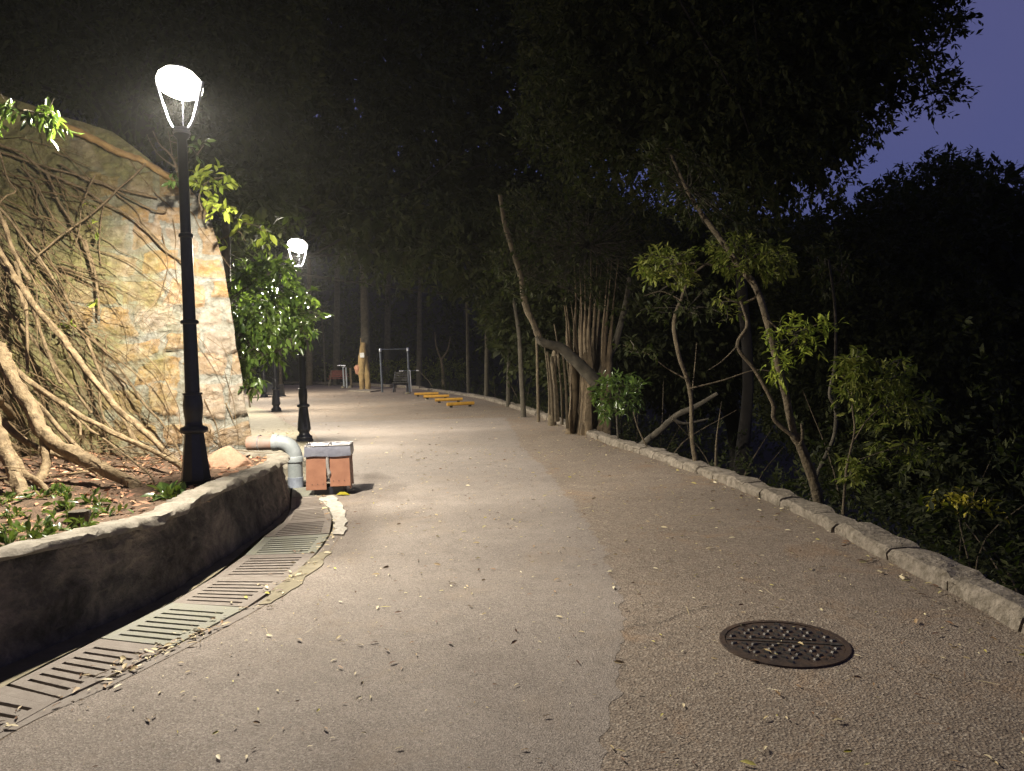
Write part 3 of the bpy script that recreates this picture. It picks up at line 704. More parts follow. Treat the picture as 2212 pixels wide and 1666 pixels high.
# ------------------------------------------------------------------ foliage helpers
def unit(a): return a/(np.linalg.norm(a, axis=-1, keepdims=True)+1e-9)
def leaf_geo(pos, dr, nr, L, W, fine=True):
    dr = unit(dr); sd = unit(np.cross(dr, nr)); nr = np.cross(sd, dr); n = len(pos)
    L = L[:,None]; W = W[:,None]
    if fine:
        droop = -nr*L*.12
        b = pos; t = pos+dr*L+droop; m_ = pos+dr*L*.5
        l1 = pos+dr*L*.28+sd*W*.42+nr*W*.18; l2 = pos+dr*L*.66+sd*W*.40+nr*W*.12
        r1 = pos+dr*L*.28-sd*W*.42+nr*W*.18; r2 = pos+dr*L*.66-sd*W*.40+nr*W*.12
        V = np.stack([m_, b, l1, l2, t, r2, r1], 1).reshape(-1, 3)
        f = np.array([(0,1,2),(0,2,3),(0,3,4),(0,4,5),(0,5,6),(0,6,1)]); k = 7
    else:
        V = np.stack([pos, pos+dr*L*.5+sd*W*.5+nr*W*.15, pos+dr*L, pos+dr*L*.5-sd*W*.5+nr*W*.15], 1).reshape(-1, 3)
        f = np.array([(0,1,2),(0,2,3)]); k = 4
    Fs = (f[None]+(np.arange(n)*k)[:,None,None]).reshape(-1, 3)
    return V, Fs
def sprays(rg, O, D, ell, n, L, droop=.25, ratio=.42, fine=True, spread=.9):
    K = len(O); D = unit(D); s_ = np.sort(rg.random((K, n)), 1)
    a = rg.random((K, n))*2*np.pi; u = unit(np.cross(D, rg.normal(size=(K, 3)))); w = np.cross(D, u)
    ell = np.broadcast_to(ell, (K,))
    pos = O[:,None]+D[:,None]*(ell[:,None]*s_)[...,None]; pos[...,2] -= droop*(ell[:,None]*s_**2)*.6
    per = u[:,None]*np.cos(a)[...,None]+w[:,None]*np.sin(a)[...,None]*.45
    d = D[:,None]*(.35+.5*s_)[...,None]+per*spread; d[...,2] -= droop
    nr = rg.normal(size=d.shape)*.45; nr[...,2] += 1
    LL = L*(.6+.6*rg.random(K*n))
    return leaf_geo(pos.reshape(-1,3), d.reshape(-1,3), nr.reshape(-1,3), LL, LL*ratio*(.8+.4*rg.random(K*n)), fine)
def merge(parts):
    V = []; Fs = []; b = 0
    for v, f in parts: V.append(v); Fs.append(f+b); b += len(v)
    return np.vstack(V), np.vstack(Fs)
def inpoly(P2, poly):
    x, y = P2[:,0], P2[:,1]; c = np.zeros(len(x), bool); n = len(poly)
    for i in range(n):
        x1, y1 = poly[i]; x2, y2 = poly[(i+1) % n]
        if y1 == y2: continue
        k = ((y1 > y) != (y2 > y)) & (x < (x2-x1)*(y-y1)/(y2-y1)+x1); c ^= k
    return c
def rays(xy):
    d = np.c_[(xy[:,0]-1106)/F, -(xy[:,1]-833)/F, -np.ones(len(xy))]; return d @ _M.T
def fill(rg, poly, Y0, Y1, n, clump=0, csc=.5, seed=1, margin=0):
    """points inside a crown surveyed by its outline, spread through a depth of Y0..Y1 with rounded ends and clumps"""
    poly = np.array(poly, float); lo, hi = poly.min(0), poly.max(0); out = []; got = 0
    cen = poly.mean(0); ext = (hi-lo)/2
    while got < n:
        q = lo+(hi-lo)*rg.random((n*2, 2)); q = q[inpoly(q, poly)]
        if margin:
            for a_ in np.arange(8)*math.pi/4: q = q[inpoly(q+[margin*math.cos(a_), margin*math.sin(a_)], poly)]
        rr_ = np.clip(np.max(np.abs((q-cen)/ext), 1), 0, 1); th = np.sqrt(1-.75*rr_**2)
        y = (Y0+Y1)/2+(rg.random(len(q))-.5)*(Y1-Y0)*th
        d = rays(q); p = O3+d*(y/d[:,1])[:,None]
        if clump:
            k = fbm(p, csc, 2, seed); p = p[k+rg.random(len(p))*.25-.125 > clump]
        out.append(p); got += len(p)
    return np.vstack(out)[:n]
def crown(name, rg, poly, Y0, Y1, nsp, nl, L, ell, mat, parent=None, clump=0, csc=.5, fine=False, droop=.3, seed=1, up=.15, ratio=.42, core=0):
    O = fill(rg, poly, Y0, Y1, nsp, clump, csc, seed); cen = O.mean(0)
    D = unit(O-cen)*.7+rg.normal(size=O.shape)*.6; D[:,2] += up
    pr = [sprays(rg, O-unit(D)*ell*.6, D, ell*(.6+.8*rg.random(nsp)), nl, L, droop, ratio, fine)]
    if core:                               # oversized leaves added inside the crown to block the sky
        Oc = fill(rg, poly, Y0+(Y1-Y0)*.3, Y1-(Y1-Y0)*.1, nsp//2, margin=core); Dc = rg.normal(size=Oc.shape)
        pr.append(sprays(rg, Oc, Dc, ell*1.3, nl, L*2.4, droop, .5, fine))
    V, Fs = merge(pr)
    off = np.array(parent.location) if parent else np.zeros(3)
    return link(name, make_mesh(name, V-off, Fs), mat, parent), O, D
def twigs(m, rg, src, O, D, ell, k, r=.006):
    """thin branches from the wood (src points) out to some of the sprays"""
    src = np.array(src)
    for i in rg.choice(len(O), min(k, len(O)), replace=False):
        p = O[i]; j = np.argmin(np.linalg.norm(src-p, axis=1)); a = src[j]; mid = (a+p)/2+rg.normal(size=3)*.08*np.linalg.norm(p-a)
        m.tube(catmull([a, mid, p, p+unit(D[i])*ell*.5], 3), [r*1.6, r, r*.6, r*.3], 4, cap=False)
def pl(pts, Y):                            # surveyed polyline at a distance (number or list)
    n = len(pts); Ys = np.interp(np.arange(n), np.linspace(0, n-1, len(Y)), Y) if hasattr(Y, '__len__') else [Y]*n
    return [P(x, y, yy_) for (x, y), yy_ in zip(pts, Ys)]
def tree(name, base, stems, mat, label, cat, group=None, n=9, wob=.08):
    """stems: [(points, radii)]; the first is the trunk, the rest limbs"""
    t = thing(name, tuple(base), label, cat, group)
    for i, (pts, rad) in enumerate(stems):
        m = MB(base); m.tube(catmull(pts, 6), rad, n, wob=wob, seed=i)
        m.build('trunk' if i == 0 else 'limb', mat, t, True)
    return t
rg = np.random.default_rng(7)

# ------------------------------------------------------------------ banyan roots over the wall
c2 = lambda pts: [(x*.3906, 542+y*.3906) for x, y in pts]
c1 = lambda pts: [(x*.2929, 108.4+y*.2929) for x, y in pts]
by = thing('banyan_tree', (-5.2, 8.2, .6), 'banyan whose long woody roots sprawl down the stone wall into the leaf litter', 'tree')
def rootline(pts, o0, o1, ground=False, last=None, w=0):
    n = len(pts); out = []
    if ground: g = G(pts[-1][0], pts[-1][1], .56); gz = g[1]
    for i, (x, y) in enumerate(pts):
        h = hit_wall(x, y); Yw = h[1]
        if ground:
            Y = (Yw-o0)+(gz-(Yw-o0))*(i/(n-1))**.9
        else: Y = Yw-(o0+(o1-o0)*i/(n-1))
        out.append(P(x, y, Y))
    if ground: out.append(out[-1]+np.array([.03, -.05, -.12]))
    return out
big = [  # points, width in photo units, offset at start, (offset at end | ground)
 (c2([(0,40),(40,110),(130,220),(200,320),(340,480),(400,550),(520,710),(640,860),(760,970),(880,1080),(1000,1190)]), 11, .5, None, 0),
 (c2([(-40,520),(0,560),(60,690),(160,840),(230,980),(330,1080),(450,1140),(560,1200),(740,1290)]), 23, 1.6, None, 1),
 (c2([(-30,560),(60,630),(200,750),(350,850),(500,940),(700,1040),(860,1110),(1010,1200)]), 9, 1.0, None, 0),
 (c2([(-30,810),(0,840),(60,900),(130,970),(150,1080)]), 12, 1.5, None, 1),
 (c2([(-40,920),(0,940),(100,1030),(250,1100),(400,1160),(545,1235)]), 10, 1.9, None, 1),
 (c2([(-60,900),(0,1030),(40,1130),(90,1230),(130,1345)]), 24, 2.2, None, 1),
 (c2([(20,1030),(80,1130),(140,1230),(250,1310)]), 11, 2.0, None, 1),
 (c2([(130,200),(148,300),(150,400),(150,520),(150,680)]), 6, .45, .5, 0),
 (c2([(90,60),(130,220),(190,340),(240,480),(280,600),(340,740)]), 7, .3, .4, 0),
 (c2([(-20,270),(120,420),(240,560),(370,720),(500,900)]), 6, .25, .3, 0),
 (c2([(170,0),(250,90),(370,260),(480,430),(560,540),(680,680),(800,850),(900,960),(1000,1130)]), 4.5, .12, .25, 0),
 (c2([(470,-60),(490,0),(530,120),(545,220),(550,360)]), 5, .1, .14, 0),
 (c2([(480,480),(540,640),(620,830),(700,960),(760,1060)]), 6, .3, .6, 0),
 (c2([(110,770),(260,900),(400,1050),(540,1180),(600,1240)]), 7.5, 1.2, None, 1),
 (c2([(540,740),(560,900),(640,1010)]), 4, .4, .5, 0),
 (c2([(380,900),(520,1000),(680,1120),(840,1255)]), 3.2, .7, None, 1),
 (c2([(350,850),(380,900),(440,960),(445,1020)]), 5, 1.1, 1.2, 0),
 (c2([(190,860),(225,950),(250,1040),(255,1200),(205,1300)]), 15, 1.7, None, 1),
 (c2([(600,820),(700,960),(740,1050),(870,1120)]), 5, .5, .9, 0),
 (c2([(-10,1240),(70,1290),(190,1300),(240,1270)]), 5, 2.1, 2.1, 0),
 (c2([(130,1340),(230,1290),(400,1240),(550,1225)]), 5, 2.0, None, 1),
 (c2([(60,90),(110,240),(150,330)]), 9, .5, .5, 0),
 (c1([(400,490),(450,540),(600,610),(750,680),(850,740),(950,780),(1080,830),(1200,900),(1340,990)]), 13, .16, .06, 0),
 (c1([(-30,740),(120,780),(330,850),(600,930),(860,1020),(1160,1085)]), 4.2, .12, .08, 0),
 (c1([(280,1510),(480,1350),(700,1180),(900,1010),(1085,835)]), 3.6, .35, .15, 0),
 (c1([(-20,690),(180,760),(330,890),(560,1000),(780,1130),(1000,1260),(1200,1450),(1340,1560)]), 4.5, .15, .08, 0),
 (c1([(160,860),(260,980),(330,1110),(380,1230),(420,1310)]), 3.5, .12, .12, 0),
 (c1([(340,880),(430,1110),(500,1230),(560,1330),(640,1480),(690,1640)]), 5, .12, .12, 0),
 (c1([(-20,1150),(160,1380),(280,1520),(390,1690)]), 5, .5, .45, 0),
 (c1([(-40,1180),(0,1240),(80,1450),(150,1600),(210,1700)]), 9, .7, .6, 0),
 (c1([(0,750),(60,960),(110,1040),(40,1080),(-10,1130)]), 3, .8, .8, 0),
 (c1([(440,830),(640,960),(800,1010),(1010,1120),(1150,1185),(1215,1190),(1225,1160)]), 3.6, .1, .1, 0),
 (c1([(770,1120),(740,1260),(730,1420),(745,1600)]), 2.2, .08, .08, 0),
 (c1([(-20,1440),(60,1590),(110,1690)]), 10, .8, .7, 0),
 (c1([(860,1060),(1000,1180),(1060,1290),(1200,1430),(1360,1600)]), 2.6, .06, .06, 0),
 (c1([(700,930),(610,1140),(590,1300),(560,1440)]), 2.2, .2, .2, 0),
 (c1([(930,780),(1040,920),(1180,1080),(1290,1180)]), 2.0, .06, .06, 0),
]
for pts, w, o0, o1, gnd in big:
    L3 = rootline(pts, o0, o1 if o1 is not None else o0+.6, o1 is None)
    ws = [w*(.62 if o1 is None else .55)*p[1]/F for p in L3]
    m = MB(by.location); cp = catmull(L3, 6)
    cp = [p+(np.array([fbm([p], 3, 2, 61)[0]-.5, 0, fbm([p], 3, 2, 62)[0]-.5])*.05) for p in cp]
    rad = np.interp(np.linspace(0, 1, len(cp)), np.linspace(0, 1, len(ws)), ws)*np.linspace(1.1, .9, len(cp))
    m.tube(cp, rad, 10, wob=.2, seed=int(w*7)); m.build('aerial_root', M['root_y'] if w == 13 else M['root'], by, True)
# fine rootlets: nobody could count them
m = MB(by.location)
for i in range(175):                        # many middling roots, mostly running down to the right
    u0, v0 = rg.uniform(2.3, 6.2), rg.uniform(1.2, 4.6)
    if v0 > np.interp(u0, eu[o2], ev[o2])-.1: continue
    a = rg.uniform(.25, 1.15); p = np.array([u0, v0]); pts = []; h = rg.uniform(.06, .16); dh = rg.uniform(0, .09)
    for j in range(rg.integers(5, 11)):
        pts.append(wall_pt(p[0], p[1], h)); h += dh*rg.random(); a += rg.normal()*.08; st_ = rg.uniform(.18, .34); p = p+np.array([-math.cos(a)*st_, -math.sin(a)*st_])
        if p[0] < .9+.25*p[1] or p[1] < .4: break
    if len(pts) > 2: r_ = rg.uniform(.0035, .0085) if rg.random() < .75 else rg.uniform(.009, .015); m.tube(catmull(pts, 4), [r_, r_*.5], 6, cap=False, wob=.15)
def inpy(x, y): return x > 0 and y > 0
for i in range(330):
    u0, v0 = rg.uniform(.4, 5.2), rg.uniform(.4, 4.3)
    if v0 > np.interp(u0, eu[o2], ev[o2])-.15 or (u0 < 2.0 and v0 > 1.2 and rg.random() < .75): continue
    k = rg.integers(5, 10); a = rg.uniform(-1.5, -.5); p = np.array([u0, v0]); h = rg.uniform(.05, .10)+(rg.random() < .35)*rg.uniform(0, .45); pts = []
    for j in range(k):
        pts.append(wall_pt(p[0], p[1], h+rg.normal()*.012)); a += rg.normal()*.22
        st_ = rg.uniform(.10, .26); p = p+np.array([-math.cos(a)*st_, math.sin(a)*st_])
        if p[0] < umin[0, 0]+.15 or p[1] < .35: break
    if len(pts) > 2: m.tube(catmull(pts, 3), [rg.uniform(.003, .009), .002], 5, cap=False)
for i in range(520):                       # brushy rootlets low on the left
    u0, v0 = rg.uniform(.9, 5), rg.uniform(.5, 2.9); a = rg.uniform(0, 6.28); l = rg.uniform(.12, .45); h = rg.uniform(.05, .6)
    p = wall_pt(u0, v0, h); q = wall_pt(u0+math.cos(a)*l, v0-abs(math.sin(a))*l, h+rg.uniform(-.1, .15)); mid = (p+q)/2+rg.normal(size=3)*.04
    m.tube(catmull([p, mid, q], 3), [.003, .0015], 4, cap=False)
for i in range(170):                       # dry sticks at the root feet
    x = rg.uniform(-6, -3.2); y = rg.uniform(6.6, 9.6); z = .55+rg.uniform(0, .25); a = rg.uniform(0, 6.28); l = rg.uniform(.15, .6)
    p = np.array([x, y, z]); q = p+np.array([math.cos(a)*l, math.sin(a)*l*.6, rg.uniform(-.1, .3)]); m.tube([p, (p+q)/2+rg.normal(size=3)*.03, q], [.005, .002], 4, cap=False)
tag(m.build('root_tangle', M['fine'], by, False), kind='stuff')

# ------------------------------------------------------------------ plants round the wall and the bed
def twig_plant(name, label, stems, polys, mat, L, nl, cat='plant', group=None, ell=.22, wood=None, ratio=.5, droop=.3):
    base = stems[0][0][0]; t = thing(name, tuple(base), label, cat, group); src = []
    m = MB(base)
    for pts, rad in stems:
        cp = catmull(pts, 5); src += cp; m.tube(cp, rad, 7, cap=True, wob=.08)
    parts = []; 
    for poly, Y0, Y1, nsp in polys:
        O = fill(rg, poly, Y0, Y1, nsp); D = unit(O-O.mean(0))*.6+rg.normal(size=O.shape)*.5
        parts.append(sprays(rg, O-unit(D)*ell*.5, D, ell, nl, L, droop, ratio, True)); twigs(m, rg, src, O, D, ell, max(4, nsp//3), .004)
    V, Fs = merge(parts); m.build('stem', wood or M['bark'], t, True); link('leaves', make_mesh('leaves', V-np.array(base), Fs), mat, t)
    return t
twig_plant('climbing_fig', 'bright leafy shoot growing from the wall top just right of the nearest lamp post',
    [(pl([(437,455),(430,430),(440,400),(470,385),(500,385)], 9.75), [.014,.005]), (pl([(435,440),(470,452),(512,462)], 9.7), [.007,.003])],
    [([(418,385),(440,368),(490,372),(508,392),(500,408),(470,405),(445,415)], 9.4, 9.9, 13), ([(440,425),(475,438),(515,455),(510,466),(455,460)], 9.4, 9.9, 9)], M['leaf_y'], .125, 8)
twig_plant('wall_shrub', 'bare twigs and a few pale leaves on the wall top left of the nearest lamp',
    [(pl([(392,400),(383,372),(375,345),(362,328),(345,312),(330,283)], 9.75), [.02,.006]), (pl([(380,362),(355,345),(335,325),(317,290)], 9.72), [.009,.003]),
     (pl([(372,335),(368,310),(363,283)], 9.7), [.007,.002]), (pl([(375,345),(390,335),(405,330)], 9.7), [.007,.002]), (pl([(380,362),(395,352),(410,350)], 9.7), [.007,.002]), (pl([(425,335),(437,318),(445,305)], 9.7), [.006,.002])],
    [([(346,365),(372,357),(394,385),(380,398),(352,382)], 9.4, 9.8, 6), ([(410,300),(455,318),(455,345),(430,352),(405,330)], 9.8, 10.1, 4)], M['leaf'], .11, 5)
twig_plant('overhanging_branch', 'thin branch with broad leaves reaching out past the wall corner toward the second lamp',
    [(pl([(462,520),(490,512),(515,500),(530,520)], 10.8), [.014,.006]), (pl([(490,512),(520,485),(560,488)], 10.8), [.008,.004])],
    [([(515,478),(535,470),(565,480),(580,505),(582,525),(560,520),(540,500)], 10.6, 11, 6), ([(480,528),(500,525),(500,540),(485,540)], 10.7, 10.9, 1)], M['leaf_y'], .17, 5, 'branch')
sh = twig_plant('glossy_shrub', 'large glossy green shrub leaning out past the wall corner before the second lamp',
    [(pl([(500,850),(498,760),(492,640),(488,480)], 13.2), [.10,.07,.06]), (pl([(498,760),(540,700),(590,640)], 13), [.03,.012]), (pl([(497,700),(560,760),(590,765)], 12.9), [.025,.01]), (pl([(494,650),(560,600),(600,590)], 13), [.025,.01])],
    [([(498,600),(518,560),(560,562),(600,555),(628,578),(640,615),(672,632),(688,668),(680,705),(660,718),(640,742),(612,748),(608,768),(590,788),(562,780),(548,825),(528,838),(516,800),(505,700)], 12.0, 14.2, 330)],
    M['leaf'], .17, 8, 'shrub', ell=.34, wood=M['bark_d'], ratio=.40, droop=.45)
twig_plant('leafy_sprig', 'small sprig of leaves hanging low at the right foot of the stone wall',
    [(pl([(540,880),(537,850),(545,838)], 10.15), [.012,.004])], [([(535,832),(555,828),(558,845),(540,850)], 10, 10.2, 3)], M['leaf'], .12, 5)
twig_plant('leafy_bough', 'bough of hanging glossy leaves in the top left corner above the roots',
    [(pl([(-60,235),(-10,232),(50,240),(118,245)], 6.4), [.02,.006]), (pl([(-40,300),(10,300),(55,296)], 6.4), [.008,.003])],
    [([(-40,200),(0,205),(40,232),(90,225),(128,228),(130,262),(100,262),(60,240),(0,235)], 6.1, 6.6, 26), ([(-30,250),(5,255),(12,290),(-20,290)], 6.3, 6.5, 4)], M['leaf'], .115, 6, 'branch', ratio=.36, droop=.9)
sprout_spots = [([(180,660),(205,645),(212,660),(190,668)], 'upper'), ([(118,700),(150,690),(188,700),(186,716),(160,722),(130,712)], 'middle'), ([(185,436),(200,434),(200,455),(188,455)], 'top'), ([(190,480),(212,490),(205,500),(195,500)], 'next')]
sl = ['tiny green sprout on the roots, the upper of the two beside the big diagonal root', 'small tuft of fresh green leaves among the roots on the stone wall', 'single small green leaf cluster high on the mossy stone wall', 'faint green seedling just below another high on the stone wall']
for (poly, _), lab in zip(sprout_spots, sl):
    q = np.mean(poly, 0); Yw = hit_wall(*q)[1]-.35
    twig_plant('root_sprout', lab, [(pl([(q[0]+4, q[1]+22), (q[0]+2, q[1]+8), (q[0], q[1])], Yw), [.006,.002])], [(poly, Yw-.1, Yw+.1, 4 if len(poly) > 4 else 2)], M['leaf_y'], .085, 4, 'plant', 'green sprouts among the roots', ell=.1)
seeds = [(128,1065,'palest'), (145,1085,'b'), (95,1050,'c'), (122,1105,'d'), (135,1046,'e'), (62,1110,'f'), (35,1105,'g'), (200,1060,'h'), (20,1075,'i'), (358,1043,'j'), (375,1046,'k'), (60,1145,'l'), (180,1112,'m'), (90,1127,'n'), (15,1140,'o'), (5,1060,'p'), (235,1075,'q')]
slab_l = ['low green seedling in the middle of the leafy bed', 'seedling touching the left side of the small stump', 'seedling at the foot of the thickest root', 'seedling between the stump and the coping', 'seedling at the back of the bed under the twisted root',
  'leafy seedling near the left edge, front of the bed', 'seedling at the far left of the bed before the roots', 'seedling just behind the small stump', 'broad seedling at the left frame edge', 'round leaved seedling left of the lamp pedestal', 'seedling touching the lamp pedestal',
  'seedling closest to the coping at the left', 'seedling right of the stump by the coping', 'seedling half way along the coping left of the stump', 'seedling at the front left corner of the bed', 'seedling under the leftmost big root', 'seedling right of the stump behind the coping']
for (x, y, _), lab in zip(seeds, slab_l):
    g = G(x, y+6, .62); z = bed_z(g[0], g[1]); g = np.array([g[0], g[1], z]); t = thing('seedling', tuple(g), lab, 'plant', 'green seedlings in the bed')
    k = int(rg.integers(5, 10)); big_ = y in (1043,)
    D = rg.normal(size=(k, 3)); D[:,2] = abs(D[:,2])*.6+.4; Lq = .13 if big_ else .075
    V, Fs = sprays(rg, np.zeros((k, 3))-[0,0,.01], D, .13, 5, Lq, .2, .6 if big_ else .45, True); link('leaves', make_mesh('leaves', V, Fs), M['leaf'], t)
    m = MB()
    for d in unit(D): m.tube([(0,0,-.03), tuple(d*.13)], [.003,.0015], 4)
    m.build('stem', M['leaf_y'], t)

# litter in the bed and on the road
k = 11000; ii = rg.integers(0, len(bedA), k); pos = bedA[ii]+rg.normal(size=(k, 3))*[.06,.06,0]+[0,0,.012]; keep = pos[:,1] > 3; pos = pos[keep]; k = len(pos)
a = rg.random(k)*6.28; d = np.c_[np.cos(a), np.sin(a), rg.normal(size=k)*.25]; nr = rg.normal(size=(k,3))*.35+[0,0,1]; L = .04+.06*rg.random(k)
V1 = leaf_geo(pos, d, nr, L, L*.4, False)
k = 1800; pos = bedA[rg.integers(0, len(bedA), k)]+rg.normal(size=(k,3))*[.08,.08,.006]+[0,0,.02]; a = rg.random(k)*6.28; d = np.c_[np.cos(a), np.sin(a), rg.normal(size=k)*.1]; L = .12+.25*rg.random(k)
V2 = leaf_geo(pos, d, np.tile([0,0,1.], (k,1)), L, L*0+.004, False)
V, Fs = merge([V1, V2]); tag(link('bed_litter', make_mesh('bed_litter', V, Fs), M['litter_brown']), 'brown fallen leaves and dry twigs covering the planted bed', 'leaf litter', kind='stuff')
def scatter(n, fx, fy, Lm=.05, fine=True, wr=.32, zb=.008):
    y = fy(n); x = fx(y, n); a = rg.random(n)*6.28; L = Lm*(.35+1.5*rg.random(n)**2.2); nr = rg.normal(size=(n,3))*.4+[0,0,1]
    return leaf_geo(np.c_[x, y, np.full(n, zb)+.004*rg.random(n)], np.c_[np.cos(a), np.sin(a), .05+.2*rg.random(n)], nr, L, L*wr, fine)
rx_ = lambda y, n: GRX(np.minimum(y,10))+.1+(KX(y)-GRX(np.minimum(y,10))-.15)*rg.random(n)
parts = [scatter(950, rx_, lambda n: 1.5+rg.random(n)**1.1*14, .038), scatter(2600, rx_, lambda n: 1.5+rg.random(n)*12, .024),
  scatter(900, lambda y, n: -8+rg.random(n)*10, lambda n: 12+rg.random(n)*22, .05, False),
  scatter(330, lambda y, n: GRX(y)+rg.normal(size=n)*.07-.02, lambda n: 3+rg.random(n)**1.3*6.5, .04, True, .35, .012),
  scatter(80, lambda y, n: -2.14+(y-4.05)*.4+rg.normal(size=n)*.05, lambda n: 4.0+rg.random(n)*.75, .045, True, .35, .014),
  scatter(420, lambda y, n: KX(y)-abs(rg.normal(size=n))*.16-.02, lambda n: 3+rg.random(n)*16, .045, True, .3, .01),
  scatter(240, rx_, lambda n: 1.5+rg.random(n)*9, .10, False, .025),
  scatter(200, lambda y, n: LX(y)+rg.random(n)*1.0, lambda n: 10.3+rg.random(n)*8, .05, True, .35, .014)]
V, Fs = merge(parts); keep_y = None
tag(link('fallen_leaves', make_mesh('fallen_leaves', V, Fs), M['litter']), 'small dry yellow and brown leaves scattered over the road', 'fallen leaves', kind='stuff')
g = G(740,1071); V, Fs = leaf_geo(np.array([[g[0]-.08, g[1], .012]]), np.array([[1,.1,.05]]), np.array([[0,-.3,1.]]), np.array([.17]), np.array([.09]), True)
tag(link('yellow_leaf', make_mesh('yellow_leaf', V, Fs), M['leaf_gold']), 'large yellow leaf lying at the foot of the litter bin', 'leaf')

# ------------------------------------------------------------------ right hand trees
T1b = P(1767,1112,8.05); T1b[2] -= .3
t1 = tree('forked_tree', T1b, [(pl([(1770,1150),(1769,1094),(1756,1035),(1728,962),(1716,940)], 8.05), [.062,.054,.05,.05]),
   (pl([(1716,945),(1696,852),(1673,761),(1655,688),(1632,620),(1600,579),(1555,515),(1495,430),(1448,330)], [8.05,8.2,8.6,9.2]), [.040,.037,.035,.036,.03,.014]),
   (pl([(1718,946),(1673,907),(1669,871),(1632,802),(1593,748),(1614,702),(1600,650)], 8.0), [.024,.02,.019,.014]),
   (pl([(1728,962),(1733,940),(1731,915)], 8.0), [.02,.012]), (pl([(1640,640),(1600,655),(1560,640)], 8.4), [.014,.006]), (pl([(1593,748),(1560,780),(1530,800)], 8.0), [.008,.003]),
   (pl([(1655,688),(1700,720),(1770,700)], 8.2), [.012,.005]), (pl([(1600,579),(1500,570),(1420,575)], 8.6), [.014,.006])], M['bark'],
   'slender forked tree with a bright clump of leaves behind the granite kerb on the right', 'tree')
def foliage(t, polys, mat, L, nl, ell=.2, ratio=.36, droop=.3, name='foliage', fine=True):
    parts = []; m = MB(t.location)
    for poly, Y0, Y1, nsp in polys:
        O = fill(rg, poly, Y0, Y1, nsp); D = unit(O-O.mean(0))*.6+rg.normal(size=O.shape)*.6; D[:,2] += .2
        parts.append(sprays(rg, O-unit(D)*ell*.5, D, ell, nl, L, droop, ratio, fine))
        c = O[np.argmin(np.linalg.norm(O-O.mean(0), axis=1))]; twigs(m, rg, [c, O[0]], O, D, ell, max(3, nsp//3), .004)
    V, Fs = merge(parts); link(name, make_mesh(name, V-np.array(t.location), Fs), mat, t); m.build('twigs', M['bark_d'], t)
foliage(t1, [([(1650,745),(1658,700),(1700,694),(1770,684),(1800,690),(1795,715),(1760,755),(1735,785),(1700,800),(1665,790)], 7.6, 8.1, 46), ([(1665,790),(1700,790),(1690,820),(1670,815)], 7.8, 8, 4)], M['leaf_y'], .10, 7, ratio=.30)
foliage(t1, [([(1380,330),(1440,280),(1520,330),(1600,430),(1640,500),(1560,520),(1450,470),(1400,400)], 8.4, 10, 130)], M['leaf_d'], .11, 8)
foliage(t1, [([(1375,575),(1400,545),(1440,528),(1505,545),(1512,590),(1480,612),(1430,608),(1390,598)], 8.3, 9.1, 90), ([(1530,530),(1570,505),(1640,515),(1700,535),(1720,570),(1690,600),(1640,600),(1560,590)], 8.2, 9.4, 150), ([(1545,640),(1590,630),(1600,690),(1560,690)], 8.2, 8.6, 12)], M['leaf_o'], .10, 7, ratio=.32)
T2b = P(1823,1125,7.4); T2b[2] -= .25
t2 = tree('sapling', T2b, [(pl([(1822,1150),(1821,1119),(1824,1070),(1828,1017),(1838,970),(1846,926),(1840,860),(1850,790)], 7.45), [.017,.013,.010,.006]),
    (pl([(1840,960),(1880,900),(1940,860)], 7.6), [.008,.003]), (pl([(1830,1000),(1880,985),(1950,960)], 7.6), [.007,.003])], M['bark'],
   'thin sapling with spreading olive crown just right of the forked tree behind the kerb', 'sapling')
foliage(t2, [([(1812,775),(1840,757),(1868,748),(1882,785),(1850,802)], 7.2, 7.8, 34), ([(1810,800),(1850,800),(1872,850),(1850,882),(1815,850)], 7.2, 7.9, 40),
    ([(1880,835),(1908,790),(1945,768),(1978,802),(1962,840),(1900,855)], 7.4, 8.2, 44), ([(1830,885),(1900,855),(2000,850),(2035,882),(1960,925),(1870,922)], 7.3, 8.6, 62),
    ([(1800,1022),(1830,990),(1880,1000),(1885,1032),(1820,1046)], 7.2, 7.8, 26), ([(1895,940),(2010,950),(2045,990),(1950,1012),(1880,980)], 7.5, 8.8, 44)], M['leaf_o'], .105, 7, ratio=.32)
t3b = P(1770,1007,9.2)
t3 = tree('slender_tree', P(1752,1090,9.2)-[0,0,.4], [(pl([(1752,1090),(1760,1040),(1773,1007),(1801,944),(1805,884),(1792,853),(1802,800),(1805,761),(1803,661),(1790,560)], 9.2), [.028,.022,.02,.012]), (pl([(1762,1020),(1745,990),(1735,960)], 9.2), [.012,.005])], M['bark_d'],
   'thin curving dark tree growing just behind the forked tree', 'tree')
foliage(t3, [([(1745,540),(1800,500),(1850,560),(1840,640),(1780,650)], 9, 10, 60)], M['leaf_d'], .10, 7)
t4 = tree('slender_tree', P(1505,1010,10.6)-[0,0,.4], [(pl([(1506,1040),(1503,1004),(1495,946),(1493,868),(1485,821),(1468,774),(1456,712),(1460,676),(1471,649),(1490,600),(1540,560)], 10.6), [.035,.03,.028,.03,.022,.012]),
    (pl([(1488,840),(1560,822),(1630,800),(1680,805)], 10.4), [.012,.005]), (pl([(1485,821),(1440,795),(1400,765),(1345,745)], 10.5), [.010,.003]), (pl([(1493,868),(1500,800),(1505,740)], 10.6), [.01,.004]), (pl([(1471,649),(1430,630),(1390,640)], 10.6), [.01,.004])], M['bark'],
   'slim crooked tree standing alone between the banyan cluster and the forked tree', 'tree')
foliage(t4, [([(1380,640),(1450,600),(1560,610),(1560,680),(1480,700),(1400,690)], 10, 11.5, 60), ([(1330,730),(1400,740),(1420,770),(1350,770)], 10, 11, 14)], M['leaf_d'], .11, 7)
